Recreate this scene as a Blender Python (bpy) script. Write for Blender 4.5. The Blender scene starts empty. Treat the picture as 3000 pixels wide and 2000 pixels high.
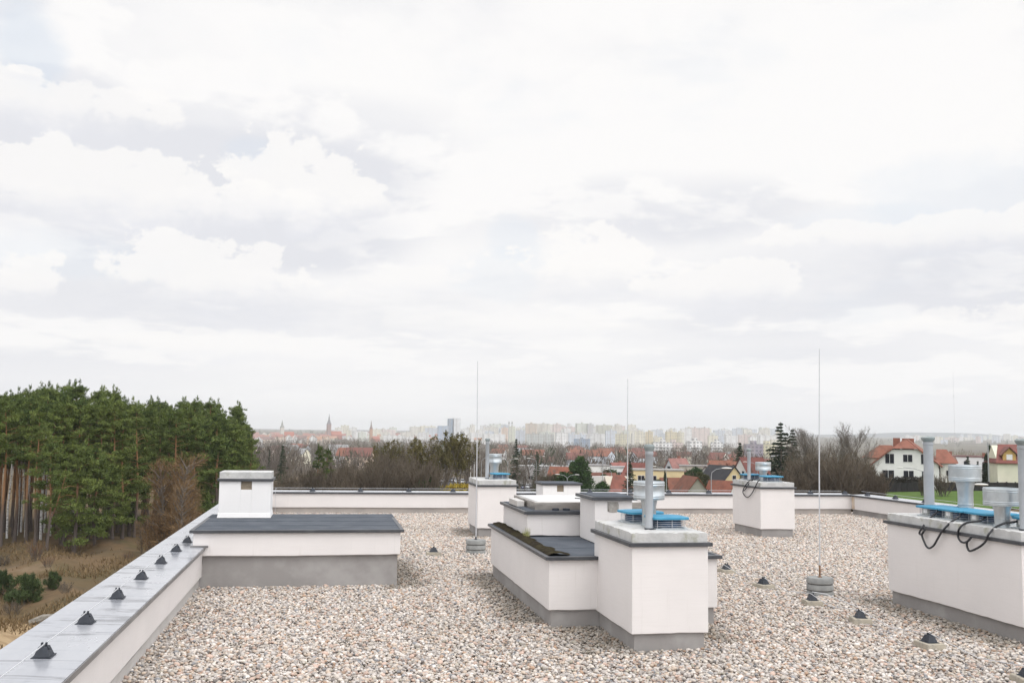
import bpy, math, random
import numpy as np
from mathutils import Vector, Matrix, Quaternion
R = math.radians
rnd = random.Random(11)
scene = bpy.context.scene
col = scene.collection

# ---------------------------------------------------------------- camera
FPX, CX, CY = 2917.0, 1500.0, 1000.0
ROLL, PITCH, YAW = 0.0135, math.atan(269 / FPX), math.atan(535 / FPX)
EYE = Vector((0, 0, 2.0))
FW = Vector((math.sin(YAW) * math.cos(PITCH), math.cos(YAW) * math.cos(PITCH), math.sin(PITCH)))
_r0 = Vector((math.cos(YAW), -math.sin(YAW), 0)); _u0 = _r0.cross(FW)
RT = _r0 * math.cos(ROLL) + _u0 * math.sin(ROLL)
UP = _u0 * math.cos(ROLL) - _r0 * math.sin(ROLL)
cd = bpy.data.cameras.new("camera"); cam = bpy.data.objects.new("camera", cd); col.objects.link(cam)
cd.sensor_width = 36.0; cd.lens = 36.0 * FPX / 3000.0
cd.clip_start = 0.1; cd.clip_end = 60000
cam.matrix_world = Matrix(((RT.x, UP.x, -FW.x, EYE.x), (RT.y, UP.y, -FW.y, EYE.y), (RT.z, UP.z, -FW.z, EYE.z), (0, 0, 0, 1)))
scene.camera = cam

def at(px, py, depth):
    """the world point seen at a photo pixel (3000x2000), at a distance along the view axis"""
    d = FW * FPX + RT * (px - CX) + UP * (CY - py)
    return EYE + d * (depth / FPX)

# ---------------------------------------------------------------- exposure
scene.view_settings.view_transform = 'Standard'
scene.view_settings.look = 'None'
scene.view_settings.gamma = 1.0
scene.view_settings.exposure = 0.28
scene.view_settings.use_curve_mapping = False
scene.cycles.use_denoising = True
scene.cycles.max_bounces = 6
scene.cycles.diffuse_bounces = 3
scene.cycles.volume_bounces = 2
scene.cycles.sample_clamp_indirect = 6.0

# ---------------------------------------------------------------- node helpers
class NT:
    def __init__(s, tree):
        s.t = tree; s.n = tree.nodes; s.l = tree.links
    def add(s, typ, **kw):
        nd = s.n.new(typ)
        for k, v in kw.items():
            if k.startswith('i_'):
                s.put(nd.inputs[k[2:].replace('_', ' ')], v)
            else:
                setattr(nd, k, v)
        return nd
    def put(s, sock, v):
        if isinstance(v, bpy.types.NodeSocket): s.l.new(v, sock)
        elif v is not None:
            if isinstance(v, tuple) and len(v) == 3 and sock.type == 'RGBA': v = v + (1.0,)
            sock.default_value = v
    def math(s, op, a, b=None, c=None, clamp=False):
        nd = s.n.new('ShaderNodeMath'); nd.operation = op; nd.use_clamp = clamp
        s.put(nd.inputs[0], a)
        if b is not None: s.put(nd.inputs[1], b)
        if c is not None: s.put(nd.inputs[2], c)
        return nd.outputs[0]
    def vmath(s, op, a, b=None):
        nd = s.n.new('ShaderNodeVectorMath'); nd.operation = op
        s.put(nd.inputs[0], a)
        if b is not None: s.put(nd.inputs[1], b)
        return nd.outputs['Value'] if op in ('DOT_PRODUCT', 'LENGTH') else nd.outputs[0]
    def mix(s, f, a, b, blend='MIX'):
        nd = s.n.new('ShaderNodeMix'); nd.data_type = 'RGBA'; nd.blend_type = blend
        s.put(nd.inputs[0], f); s.put(nd.inputs[6], a); s.put(nd.inputs[7], b)
        return nd.outputs[2]
    def ramp(s, f, lo, hi, a=0.0, b=1.0):
        nd = s.n.new('ShaderNodeMapRange'); nd.interpolation_type = 'SMOOTHSTEP'
        s.put(nd.inputs[0], f); s.put(nd.inputs[1], lo); s.put(nd.inputs[2], hi); s.put(nd.inputs[3], a); s.put(nd.inputs[4], b)
        return nd.outputs[0]
    def noise(s, vec, scale, detail=3.0, rough=0.5, dist=0.0):
        nd = s.n.new('ShaderNodeTexNoise')
        if vec is not None: s.l.new(vec, nd.inputs['Vector'])
        nd.inputs['Scale'].default_value = scale; nd.inputs['Detail'].default_value = detail
        nd.inputs['Roughness'].default_value = rough; nd.inputs['Distortion'].default_value = dist
        return nd
    def xyz(s, v):
        nd = s.n.new('ShaderNodeSeparateXYZ'); s.l.new(v, nd.inputs[0]); return nd.outputs
    def comb(s, x, y, z):
        nd = s.n.new('ShaderNodeCombineXYZ')
        for i, v in enumerate((x, y, z)): s.put(nd.inputs[i], v)
        return nd.outputs[0]

# ---------------------------------------------------------------- sky and sun
SUN = Vector((0.20, -0.48, 0.85)).normalized()
world = bpy.data.worlds.new("World"); scene.world = world; world.use_nodes = True
w = NT(world.node_tree); w.n.clear()
SKY_STRENGTH = 0.1
SEED = 31.2
def sky():
    tc = w.add('ShaderNodeTexCoord').outputs['Generated']
    d = w.vmath('NORMALIZE', tc)
    x, y, z = w.xyz(d)
    zc = w.math('MAXIMUM', z, 0.0)
    st = w.add('ShaderNodeTexSky', sky_type='NISHITA')
    st.sun_disc = False
    st.sun_elevation = math.asin(SUN.z); st.sun_rotation = math.atan2(SUN.x, SUN.y)
    st.dust_density = 2.0
    az = w.math('ARCTAN2', x, y)
    el = w.math('LOGARITHM', w.math('ADD', zc, 0.13), math.e)
    q = w.comb(w.math('MULTIPLY', az, 2.2), w.math('MULTIPLY', el, 1.9), SEED)
    world.cycles.sampling_method = 'MANUAL'; world.cycles.sample_map_resolution = 512
    # heaped clouds: a warped billow whose upper rims catch the light and whose undersides are grey
    warp = w.noise(q, 1.1, 4.0, 0.55).outputs['Color']
    qw = w.vmath('ADD', q, w.vmath('MULTIPLY', w.vmath('SUBTRACT', warp, (0.5, 0.5, 0.5)), (0.35, 0.22, 0.0)))
    def heap(v): return w.noise(v, 1.15, 10.0, 0.56).outputs['Fac']
    a = heap(qw)
    b = heap(w.vmath('ADD', qw, (0.03, -0.13, 0.0)))
    c_ = heap(w.vmath('ADD', qw, (0.02, 0.30, 0.0)))
    big = w.noise(w.vmath('ADD', q, (9.3, 4.1, 2.0)), 0.7, 3.0, 0.5).outputs['Fac']
    fine = w.noise(w.comb(w.math('MULTIPLY', az, 2.2), w.math('MULTIPLY', el, 4.6), 8.0), 1.5, 8.0, 0.6, 0.3).outputs['Fac']
    rim = w.ramp(w.math('SUBTRACT', b, a), -0.005, 0.065)                     # density growing downwards: a sunlit top
    under = w.ramp(w.math('SUBTRACT', c_, a), -0.04, 0.20)                   # dense above, thin below: a grey base
    shade = w.math('ADD', w.math('MULTIPLY', rim, 0.50), w.math('MULTIPLY', under, -0.42))
    shade = w.math('ADD', shade, w.math('ADD', 0.46, w.math('MULTIPLY', w.math('SUBTRACT', big, 0.47), 2.2)))
    shade = w.math('ADD', shade, w.math('MULTIPLY', w.math('SUBTRACT', fine, 0.5), 0.35))
    hole = w.math('MULTIPLY', w.ramp(a, 0.47, 0.37), w.ramp(fine, 0.60, 0.42), clamp=True)
    blue = w.mix(0.66, st.outputs[0], (8.0, 8.8, 9.6))
    ele = w.math('ARCSINE', z)
    pv = w.comb(w.math('MULTIPLY', az, 8.0), w.math('MULTIPLY', ele, 11.0), 2.2)
    puff = w.math('SUBTRACT', w.noise(pv, 1.0, 3.0, 0.5).outputs['Fac'], 0.5)
    curl = w.math('SUBTRACT', w.noise(pv, 3.9, 10.0, 0.64).outputs['Fac'], 0.5)
    def local(px, py, rx, ry):
        """offsets from a direction in the sky, in units of the cloud's half width and half height"""
        dd = (at(px, py, 1.0) - EYE).normalized()
        du = w.math('MULTIPLY', w.math('SUBTRACT', az, math.atan2(dd.x, dd.y)), FPX / rx)
        dv = w.math('MULTIPLY', w.math('SUBTRACT', ele, math.asin(dd.z)), FPX / ry)
        return du, dv, w.math('ADD', w.math('MULTIPLY', du, du), w.math('MULTIPLY', dv, dv))
    # broad light and grey banks
    for px, py, rx, ry, amt in ((450, 465, 580, 95, -.7), (1080, 430, 420, 150, -.65), (1960, 600, 440, 110, -.7), (900, 700, 330, 90, -.65), (2950, 840, 300, 80, -.4), (1350, 600, 330, 120, -.35), (1800, 220, 1000, 330, .42), (2500, 330, 700, 260, .3), (300, 60, 420, 130, .2), (1500, 1060, 1400, 120, .12), (200, 1080, 400, 60, -.25), (2300, 1080, 500, 60, -.18)):
        q2 = local(px, py, rx, ry)[2]
        shade = w.math('ADD', shade, w.math('MULTIPLY', w.ramp(w.math('ADD', q2, w.math('MULTIPLY', puff, 1.6)), 1.7, 0.0), amt))
    sh = w.ramp(shade, 0.0, 1.0)
    cloud = w.mix(sh, (7.05, 7.17, 7.55), (8.72, 8.68, 8.64))
    skyc = w.mix(w.math('MULTIPLY', hole, 0.15), cloud, blue)
    for px, py, rx, ry, amt in ((70, 120, 110, 150, .85), (2900, 560, 330, 130, .45), (220, 745, 330, 70, .40), (1500, 690, 90, 70, .45), (740, 450, 90, 60, .5), (1450, 800, 140, 80, .3), (2500, 640, 260, 40, .35)):
        q2 = local(px, py, rx, ry)[2]
        f = w.ramp(w.math('ADD', q2, w.math('ADD', w.math('MULTIPLY', puff, 2.2), w.math('MULTIPLY', curl, 1.5))), 1.3, 0.1)
        skyc = w.mix(w.math('MULTIPLY', f, amt * .55), skyc, blue)
    # heaped clouds with crisp puffy tops and soft undersides
    for px, py, rx, ry, amt in ((170, 315, 270, 90, .8), (330, 575, 560, 120, .9), (900, 575, 330, 150, .95), (95, 215, 55, 22, .9), (680, 830, 330, 125, .9), (60, 835, 130, 100, .9), (1700, 800, 310, 120, .95), (2080, 850, 270, 85, .8), (2750, 690, 420, 62, .75), (1250, 830, 200, 50, .5), (560, 1015, 330, 48, .6), (2880, 945, 240, 55, .7), (1500, 960, 420, 50, .35)):
        du, dv, q2 = local(px, py, rx, ry)
        f = w.math('SUBTRACT', w.math('ADD', 1.0, w.math('ADD', w.math('MULTIPLY', puff, 3.0), w.math('MULTIPLY', curl, 3.2))), q2)
        soft = w.ramp(dv, 0.25, -0.6, 0.24, 1.6)
        m_ = w.math('MULTIPLY', w.math('DIVIDE', f, soft, clamp=True), amt)
        tone = w.mix(w.ramp(w.math('ADD', dv, w.math('MULTIPLY', curl, 1.2)), -0.9, 0.25), (7.25, 7.40, 7.9), (8.85, 8.76, 8.62))
        skyc = w.mix(w.math('MULTIPLY', m_, 0.85), skyc, tone)
    hz = w.ramp(zc, 0.12, 0.0)
    skyc = w.mix(w.math('MULTIPLY', hz, 0.55), skyc, (8.5, 8.52, 8.6))
    # added glow in the unseen sky towards the sun, to light the wall faces
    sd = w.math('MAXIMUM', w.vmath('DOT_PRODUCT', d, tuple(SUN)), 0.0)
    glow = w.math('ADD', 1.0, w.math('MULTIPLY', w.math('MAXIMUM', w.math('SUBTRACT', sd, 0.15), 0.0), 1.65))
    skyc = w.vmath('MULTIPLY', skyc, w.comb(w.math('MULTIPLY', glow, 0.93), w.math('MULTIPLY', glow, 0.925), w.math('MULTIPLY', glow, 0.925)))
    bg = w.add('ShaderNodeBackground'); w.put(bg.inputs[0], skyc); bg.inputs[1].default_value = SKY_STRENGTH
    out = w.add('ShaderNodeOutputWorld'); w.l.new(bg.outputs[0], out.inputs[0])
sky()
sl = bpy.data.lights.new("sun", 'SUN'); sl.energy = 0.6; sl.angle = R(20); sl.color = (1.0, 0.96, 0.9)
so = bpy.data.objects.new("sun", sl); col.objects.link(so); so.rotation_euler = SUN.to_track_quat('Z', 'Y').to_euler()

# ---------------------------------------------------------------- materials
MATS = {}
def pmat(name, c, rough=0.75, metal=0.0, c2=None, scale=4.0, lo=0.4, hi=0.7, stretch=None, bump=0.0, bscale=40.0, spec=0.4, detail=5.0, coords='Object', third=None):
    """principled material whose colour drifts between c and c2 over noise, with a fine bump"""
    if name in MATS: return MATS[name]
    m = bpy.data.materials.new(name); m.use_nodes = True
    t = NT(m.node_tree); t.n.clear()
    out = t.add('ShaderNodeOutputMaterial'); b = t.add('ShaderNodeBsdfPrincipled')
    t.l.new(b.outputs[0], out.inputs[0])
    tc = t.add('ShaderNodeTexCoord').outputs[coords]
    v = t.vmath('MULTIPLY', tc, stretch) if stretch else tc
    base = c
    if c2 is not None:
        base = t.mix(t.ramp(t.noise(v, scale, detail, 0.6).outputs['Fac'], lo, hi), c, c2)
    if third is not None:                      # (colour, scale, lo, hi): a sparser second stain
        base = t.mix(t.ramp(t.noise(t.vmath('ADD', v, (5.1, 3.3, 7.7)), third[1], 6.0, 0.65).outputs['Fac'], third[2], third[3]), base, third[0])
    t.put(b.inputs['Base Color'], base)
    b.inputs['Roughness'].default_value = rough; b.inputs['Metallic'].default_value = metal
    b.inputs['Specular IOR Level'].default_value = spec
    if bump:
        bp = t.add('ShaderNodeBump'); bp.inputs['Strength'].default_value = 1.0; bp.inputs['Distance'].default_value = bump
        t.l.new(t.noise(tc, bscale, 4.0, 0.6).outputs['Fac'], bp.inputs['Height']); t.l.new(bp.outputs[0], b.inputs['Normal'])
    MATS[name] = m
    return m

def crown_mat(name, dark, light, rough=0.75, trans=0.0):
    """foliage or twigs: the colour of every clump comes from its own 'tint' value"""
    if name in MATS: return MATS[name]
    m = bpy.data.materials.new(name); m.use_nodes = True
    t = NT(m.node_tree); t.n.clear()
    out = t.add('ShaderNodeOutputMaterial'); b = t.add('ShaderNodeBsdfPrincipled'); t.l.new(b.outputs[0], out.inputs[0])
    at_ = t.add('ShaderNodeAttribute', attribute_name='tint')
    oi = t.add('ShaderNodeObjectInfo')
    f = t.math('ADD', t.math('MULTIPLY', at_.outputs['Fac'], 0.62), t.math('MULTIPLY', oi.outputs['Random'], 0.38))
    t.put(b.inputs['Base Color'], t.mix(f, dark, light))
    b.inputs['Roughness'].default_value = rough; b.inputs['Specular IOR Level'].default_value = 0.2
    MATS[name] = m
    return m

# ---------------------------------------------------------------- mesh helpers
class MB:
    """collects vertices and faces and links them as ONE mesh object"""
    def __init__(s): s.v = []; s.f = []; s.sm = []; s.tint = None
    def add(s, vs, fs, smooth=False):
        k = len(s.v); s.v += [tuple(p) for p in vs]; s.f += [tuple(i + k for i in f) for f in fs]; s.sm += [smooth] * len(fs)
        return s
    def box(s, x0, x1, y0, y1, z0, z1):
        return s.add([(x0, y0, z0), (x1, y0, z0), (x1, y1, z0), (x0, y1, z0), (x0, y0, z1), (x1, y0, z1), (x1, y1, z1), (x0, y1, z1)],
                     [(3, 2, 1, 0), (4, 5, 6, 7), (0, 1, 5, 4), (1, 2, 6, 5), (2, 3, 7, 6), (3, 0, 4, 7)])
    def hexa(s, p):
        return s.add(p, [(3, 2, 1, 0), (4, 5, 6, 7), (0, 1, 5, 4), (1, 2, 6, 5), (2, 3, 7, 6), (3, 0, 4, 7)])
    def frustum(s, cx, cy, z0, z1, a0, b0, a1, b1):
        return s.hexa([(cx - a0, cy - b0, z0), (cx + a0, cy - b0, z0), (cx + a0, cy + b0, z0), (cx - a0, cy + b0, z0),
                       (cx - a1, cy - b1, z1), (cx + a1, cy - b1, z1), (cx + a1, cy + b1, z1), (cx - a1, cy + b1, z1)])
    def prism(s, pts, axis, a, b):
        """polygon pts (u,v) extruded from a to b along axis ('x': u=y v=z; 'y': u=x v=z; 'z': u=x v=y)"""
        n = len(pts)
        mk = {'x': lambda u, v, t: (t, u, v), 'y': lambda u, v, t: (u, t, v), 'z': lambda u, v, t: (u, v, t)}[axis]
        vs = [mk(u, v, a) for u, v in pts] + [mk(u, v, b) for u, v in pts]
        return s.add(vs, [tuple(range(n))[::-1], tuple(range(n, 2 * n))] + [(i, (i + 1) % n, (i + 1) % n + n, i + n) for i in range(n)])
    def lathe(s, c, prof, n=24, smooth=True):
        cx, cy, cz = c; vs = []; fs = []
        for r, z in prof:
            for i in range(n):
                a = 2 * math.pi * i / n; vs.append((cx + r * math.cos(a), cy + r * math.sin(a), cz + z))
        for k in range(len(prof) - 1):
            for i in range(n):
                j = (i + 1) % n; fs.append((k * n + i, k * n + j, (k + 1) * n + j, (k + 1) * n + i))
        fs.append(tuple(range(n))[::-1]); fs.append(tuple(range((len(prof) - 1) * n, len(prof) * n)))
        return s.add(vs, fs, smooth)
    def tube(s, pts, r, n=8, smooth=True, cap=True):
        pts = [Vector(p) for p in pts]; m = len(pts)
        rs = r if isinstance(r, (list, tuple)) else [r] * m
        vs = []; fs = []; ref = None
        for i, p in enumerate(pts):
            t = (pts[min(i + 1, m - 1)] - pts[max(i - 1, 0)])
            if t.length < 1e-9: t = Vector((0, 0, 1))
            t.normalize()
            if ref is None: ref = t.orthogonal().normalized()
            ref = (ref - t * ref.dot(t))
            if ref.length < 1e-6: ref = t.orthogonal()
            ref.normalize(); bi = t.cross(ref)
            for k in range(n):
                a = 2 * math.pi * k / n; vs.append(p + (ref * math.cos(a) + bi * math.sin(a)) * rs[i])
        for i in range(m - 1):
            for k in range(n):
                j = (k + 1) % n; fs.append((i * n + k, i * n + j, (i + 1) * n + j, (i + 1) * n + k))
        if cap: fs.append(tuple(range(n))[::-1]); fs.append(tuple(range((m - 1) * n, m * n)))
        return s.add(vs, fs, smooth)
    def ell(s, c, r, n=12, m=8):
        prof = [(max(1e-4, math.sin(math.pi * k / m)), -math.cos(math.pi * k / m)) for k in range(m + 1)]
        t = MB().lathe((0, 0, 0), prof, n)
        return s.add([(c[0] + x * r[0], c[1] + y * r[1], c[2] + z * r[2]) for x, y, z in t.v], t.f, True)
    def mesh(s, name, m, sharp=40):
        me = bpy.data.meshes.new(name); me.from_pydata(s.v, [], s.f)
        if m is not None: me.materials.append(m)
        me.polygons.foreach_set('use_smooth', s.sm)
        if any(s.sm): me.set_sharp_from_angle(angle=R(sharp))
        if s.tint is not None:
            a = me.attributes.new('tint', 'FLOAT', 'POINT'); a.data.foreach_set('value', s.tint)
        me.update(); return me
    def build(s, name, m, parent=None, bevel=0.0, label=None, world=True):
        if parent is not None and world:
            L = parent.location
            if L.length > 0: s.v = [(x - L.x, y - L.y, z - L.z) for x, y, z in s.v]
        return link(name, s.mesh(name, m), parent, bevel, label)

def link(name, me, parent=None, bevel=0.0, label=None):
    o = bpy.data.objects.new(name, me); col.objects.link(o)
    if parent is not None: o.parent = parent
    if bevel:
        b = o.modifiers.new('bevel', 'BEVEL'); b.width = bevel; b.segments = 2; b.limit_method = 'ANGLE'; b.angle_limit = R(50)
        b.harden_normals = False
    if label: o['label'] = label
    return o
def tag(o, label=None, cat=None, group=None, kind=None):
    for k, v in (('label', label), ('category', cat), ('group', group), ('kind', kind)):
        if v: o[k] = v
    return o
def thing(name, label, cat, loc=(0, 0, 0), group=None, rz=0.0, sc=None):
    o = bpy.data.objects.new(name, None); col.objects.link(o); o.empty_display_size = 0.2
    o.location = loc; o.rotation_euler = (0, 0, rz)
    if sc: o.scale = sc if isinstance(sc, tuple) else (sc, sc, sc)
    return tag(o, label, cat, group)
def copy_tree(o, loc, label, rz=0.0, group=None, sc=None):
    def cp(a, par):
        c = a.copy(); col.objects.link(c); c.parent = par
        for ch in KIDS.get(a.name, ()): cp(ch, c)
        return c
    r = cp(o, None); r.location = loc; r.rotation_euler = (0, 0, rz); r['label'] = label
    if group: r['group'] = group
    if sc: r.scale = sc if isinstance(sc, tuple) else (sc, sc, sc)
    return r
KIDS = {}
def remember(o):
    def go(a):
        KIDS[a.name] = list(a.children)
        for c in a.children: go(c)
    go(o); return o

# ================================================================ ROOF
def stucco(name, c, c2):
    if name in MATS: return MATS[name]
    m = pmat(name, c, 0.9, c2=c2, scale=1.6, lo=0.35, hi=0.75, bump=0.0012, bscale=260, spec=0.25)
    t = NT(m.node_tree); b = [n for n in t.n if n.type == 'BSDF_PRINCIPLED'][0]
    tc = t.add('ShaderNodeTexCoord').outputs['Object']
    old = b.inputs['Base Color'].links[0].from_socket
    # faint trowel strokes, thin runs of dirt below the flashing
    tr = t.noise(t.vmath('MULTIPLY', tc, (1.2, 1.2, 22.0)), 3.0, 4.0, 0.6).outputs['Fac']
    c1 = t.mix(t.ramp(tr, 0.45, 0.72, 0.0, 0.25), old, (c[0] * .9, c[1] * .89, c[2] * .88))
    run = t.noise(t.vmath('MULTIPLY', tc, (16.0, 16.0, 0.7)), 1.0, 4.0, 0.7).outputs['Fac']
    c3 = t.mix(t.ramp(run, 0.58, 0.85, 0.0, 0.38), c1, (0.50, 0.47, 0.43))
    t.put(b.inputs['Base Color'], c3)
    return m
M_WALL = stucco('cream render', (0.775, 0.742, 0.726), (0.735, 0.705, 0.69))
M_WHITE = stucco('white render', (0.84, 0.835, 0.83), (0.80, 0.79, 0.79))
M_PLINTH = pmat('grey plinth render', (0.30, 0.285, 0.275), 0.9, c2=(0.38, 0.365, 0.355), scale=2.2, bump=0.0015, bscale=180, third=((0.22, 0.21, 0.2), 1.3, 0.58, 0.78))
M_SLAB = pmat('weathered concrete', (0.56, 0.56, 0.55), 0.9, c2=(0.46, 0.46, 0.455), scale=6.0, bump=0.006, bscale=38, third=((0.34, 0.34, 0.27), 6.0, 0.52, 0.70))
M_FLASH = pmat('dark grey flashing', (0.046, 0.049, 0.056), 0.40, c2=(0.072, 0.075, 0.082), scale=6, spec=0.5)
M_FLASH_PALE = pmat('faded grey flashing', (0.17, 0.165, 0.165), 0.45, c2=(0.24, 0.235, 0.235), scale=5, spec=0.5)
M_HOLD = pmat('black plastic', (0.017, 0.022, 0.032), 0.55, c2=(0.032, 0.040, 0.054), scale=20, spec=0.5)
M_GALV = pmat('galvanised sheet', (0.50, 0.54, 0.56), 0.36, 0.75, c2=(0.60, 0.64, 0.66), scale=9, bump=0.0006, bscale=30)
M_PIPE = pmat('grey vent pipe', (0.36, 0.38, 0.40), 0.5, c2=(0.31, 0.33, 0.35), scale=5, spec=0.4)
M_PIPECAP = pmat('grey green pipe cap', (0.23, 0.27, 0.27), 0.5, c2=(0.30, 0.33, 0.33), scale=8)
M_BLUE = pmat('blue lid plastic', (0.038, 0.235, 0.39), 0.55, c2=(0.06, 0.29, 0.45), scale=9, spec=0.4, third=((0.22, .40, .5), 5, .62, .85))
M_NAVY = pmat('dark blue motor', (0.016, 0.05, 0.11), 0.5)
M_WIRE = pmat('zinc wire', (0.56, 0.57, 0.59), 0.5, 0.15)
M_DARKWIRE = pmat('black cable', (0.02, 0.021, 0.026), 0.45, spec=0.5)
M_BOX = pmat('grey junction box', (0.30, 0.32, 0.31), 0.5)
M_LABEL = pmat('white sticker', (0.75, 0.75, 0.74), 0.5)
M_RUST = pmat('rusty steel', (0.16, 0.085, 0.045), 0.8, c2=(0.26, 0.15, 0.08), scale=25)
M_BRICK = pmat('brown board', (0.24, 0.20, 0.15), 0.85, c2=(0.33, 0.28, 0.21), scale=6, stretch=(2, 2, 14), bump=0.002, bscale=60)
M_CONC = pmat('grey concrete', (0.25, 0.255, 0.25), 0.9, c2=(0.33, 0.335, 0.325), scale=7, bump=0.003, bscale=60, third=((0.17, 0.175, 0.16), 5, 0.6, 0.8))
M_CONC2 = pmat('beige concrete', (0.40, 0.36, 0.29), 0.9, c2=(0.29, 0.27, 0.23), scale=14, stretch=(1, 1, .3), bump=0.003, bscale=60)

def bitumen():
    m = pmat('bitumen felt', (0.068, 0.080, 0.098), 0.85, c2=(0.098, 0.110, 0.130), scale=3.0, bump=0.0035, bscale=170, spec=0.3, third=((0.17, 0.17, 0.15), 4.0, 0.66, 0.82))
    t = NT(m.node_tree); b = [n for n in t.n if n.type == 'BSDF_PRINCIPLED'][0]
    tc = t.add('ShaderNodeTexCoord').outputs['Object']
    old = b.inputs['Base Color'].links[0].from_socket
    g = t.noise(tc, 240, 2, 0.6).outputs['Fac']          # mineral granules
    t.put(b.inputs['Base Color'], t.mix(t.ramp(g, 0.58, 0.75, 0, 0.55), old, (0.24, 0.25, 0.27)))
    return m
M_FELT = bitumen()

def cap_metal():
    m = bpy.data.materials.new('grey sheet metal cap'); m.use_nodes = True
    t = NT(m.node_tree); t.n.clear()
    out = t.add('ShaderNodeOutputMaterial'); b = t.add('ShaderNodeBsdfPrincipled'); t.l.new(b.outputs[0], out.inputs[0])
    tc = t.add('ShaderNodeTexCoord').outputs['Object']
    n1 = t.noise(t.vmath('MULTIPLY', tc, (1.0, 0.5, 1.0)), 1.6, 5, 0.6).outputs['Fac']
    n2 = t.noise(t.vmath('MULTIPLY', tc, (0.9, 4.0, 1.0)), 1.3, 6, 0.65, 0.6).outputs['Fac']
    n3 = t.noise(tc, 8.0, 4, 0.6).outputs['Fac']
    c = t.mix(t.ramp(n1, 0.35, 0.7), (0.38, 0.395, 0.43), (0.46, 0.47, 0.495))
    c = t.mix(t.ramp(n2, 0.52, 0.68, 0, 0.85), c, (0.13, 0.135, 0.15))     # dried puddle dirt
    c = t.mix(t.ramp(n3, 0.70, 0.78, 0, 0.6), c, (0.14, 0.14, 0.14))      # specks
    t.put(b.inputs['Base Color'], c)
    t.put(b.inputs['Roughness'], t.ramp(n1, 0.3, 0.7, 0.13, 0.30)); b.inputs['Metallic'].default_value = 0.2
    b.inputs['Specular IOR Level'].default_value = 0.6
    bp = t.add('ShaderNodeBump'); bp.inputs['Distance'].default_value = 0.003
    t.l.new(t.noise(t.vmath('MULTIPLY', tc, (2.0, 1.0, 1.0)), 0.7, 0, 0.5).outputs['Fac'], bp.inputs['Height']); t.l.new(bp.outputs[0], b.inputs['Normal'])
    return m
M_CAP = cap_metal()

def rough_panel(mb, x0, x1, y0, y1, z0, z1, seg=0.09, jit=0.004):
    """a box whose lower edge is a little ragged, as render over a mesh is"""
    pts = []
    for (ax, ay), (bx, by) in (((x0, y0), (x1, y0)), ((x1, y0), (x1, y1)), ((x1, y1), (x0, y1)), ((x0, y1), (x0, y0))):
        n = max(2, int(math.hypot(bx - ax, by - ay) / seg))
        pts += [(ax + (bx - ax) * i / n, ay + (by - ay) * i / n) for i in range(n)]
    n = len(pts); drift = 0; vs = []
    for (x, y) in pts:
        drift = drift * 0.7 + rnd.uniform(-jit, jit)
        vs.append((x, y, z0 + drift))
    vs += [(x, y, z1) for x, y in pts]
    mb.add(vs, [tuple(range(n))[::-1], tuple(range(n, 2 * n))] + [(i, (i + 1) % n, (i + 1) % n + n, i + n) for i in range(n)])
    return mb

def ring(mb, x0, x1, y0, y1, z0, z1, wd):
    """a rectangular frame, four mitred bars"""
    a = [(x0, y0), (x1, y0), (x1, y1), (x0, y1)]; b = [(x0 + wd, y0 + wd), (x1 - wd, y0 + wd), (x1 - wd, y1 - wd), (x0 + wd, y1 - wd)]
    vs = [(*p, z0) for p in a] + [(*p, z0) for p in b] + [(*p, z1) for p in a] + [(*p, z1) for p in b]
    fs = []
    for i in range(4):
        j = (i + 1) % 4
        fs += [(i, j, j + 8, i + 8), (j + 4, i + 4, i + 12, j + 12), (i + 8, j + 8, j + 12, i + 12), (j, i, i + 4, j + 4)]
    return mb.add(vs, fs)

# ---- gravel and the roof under it
tag(MB().box(-2.04, 14.1, -12, 25.0, -0.6, -0.05).build('roof', pmat('roof felt', (0.05, 0.045, 0.04), 0.9)), kind='structure')

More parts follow.
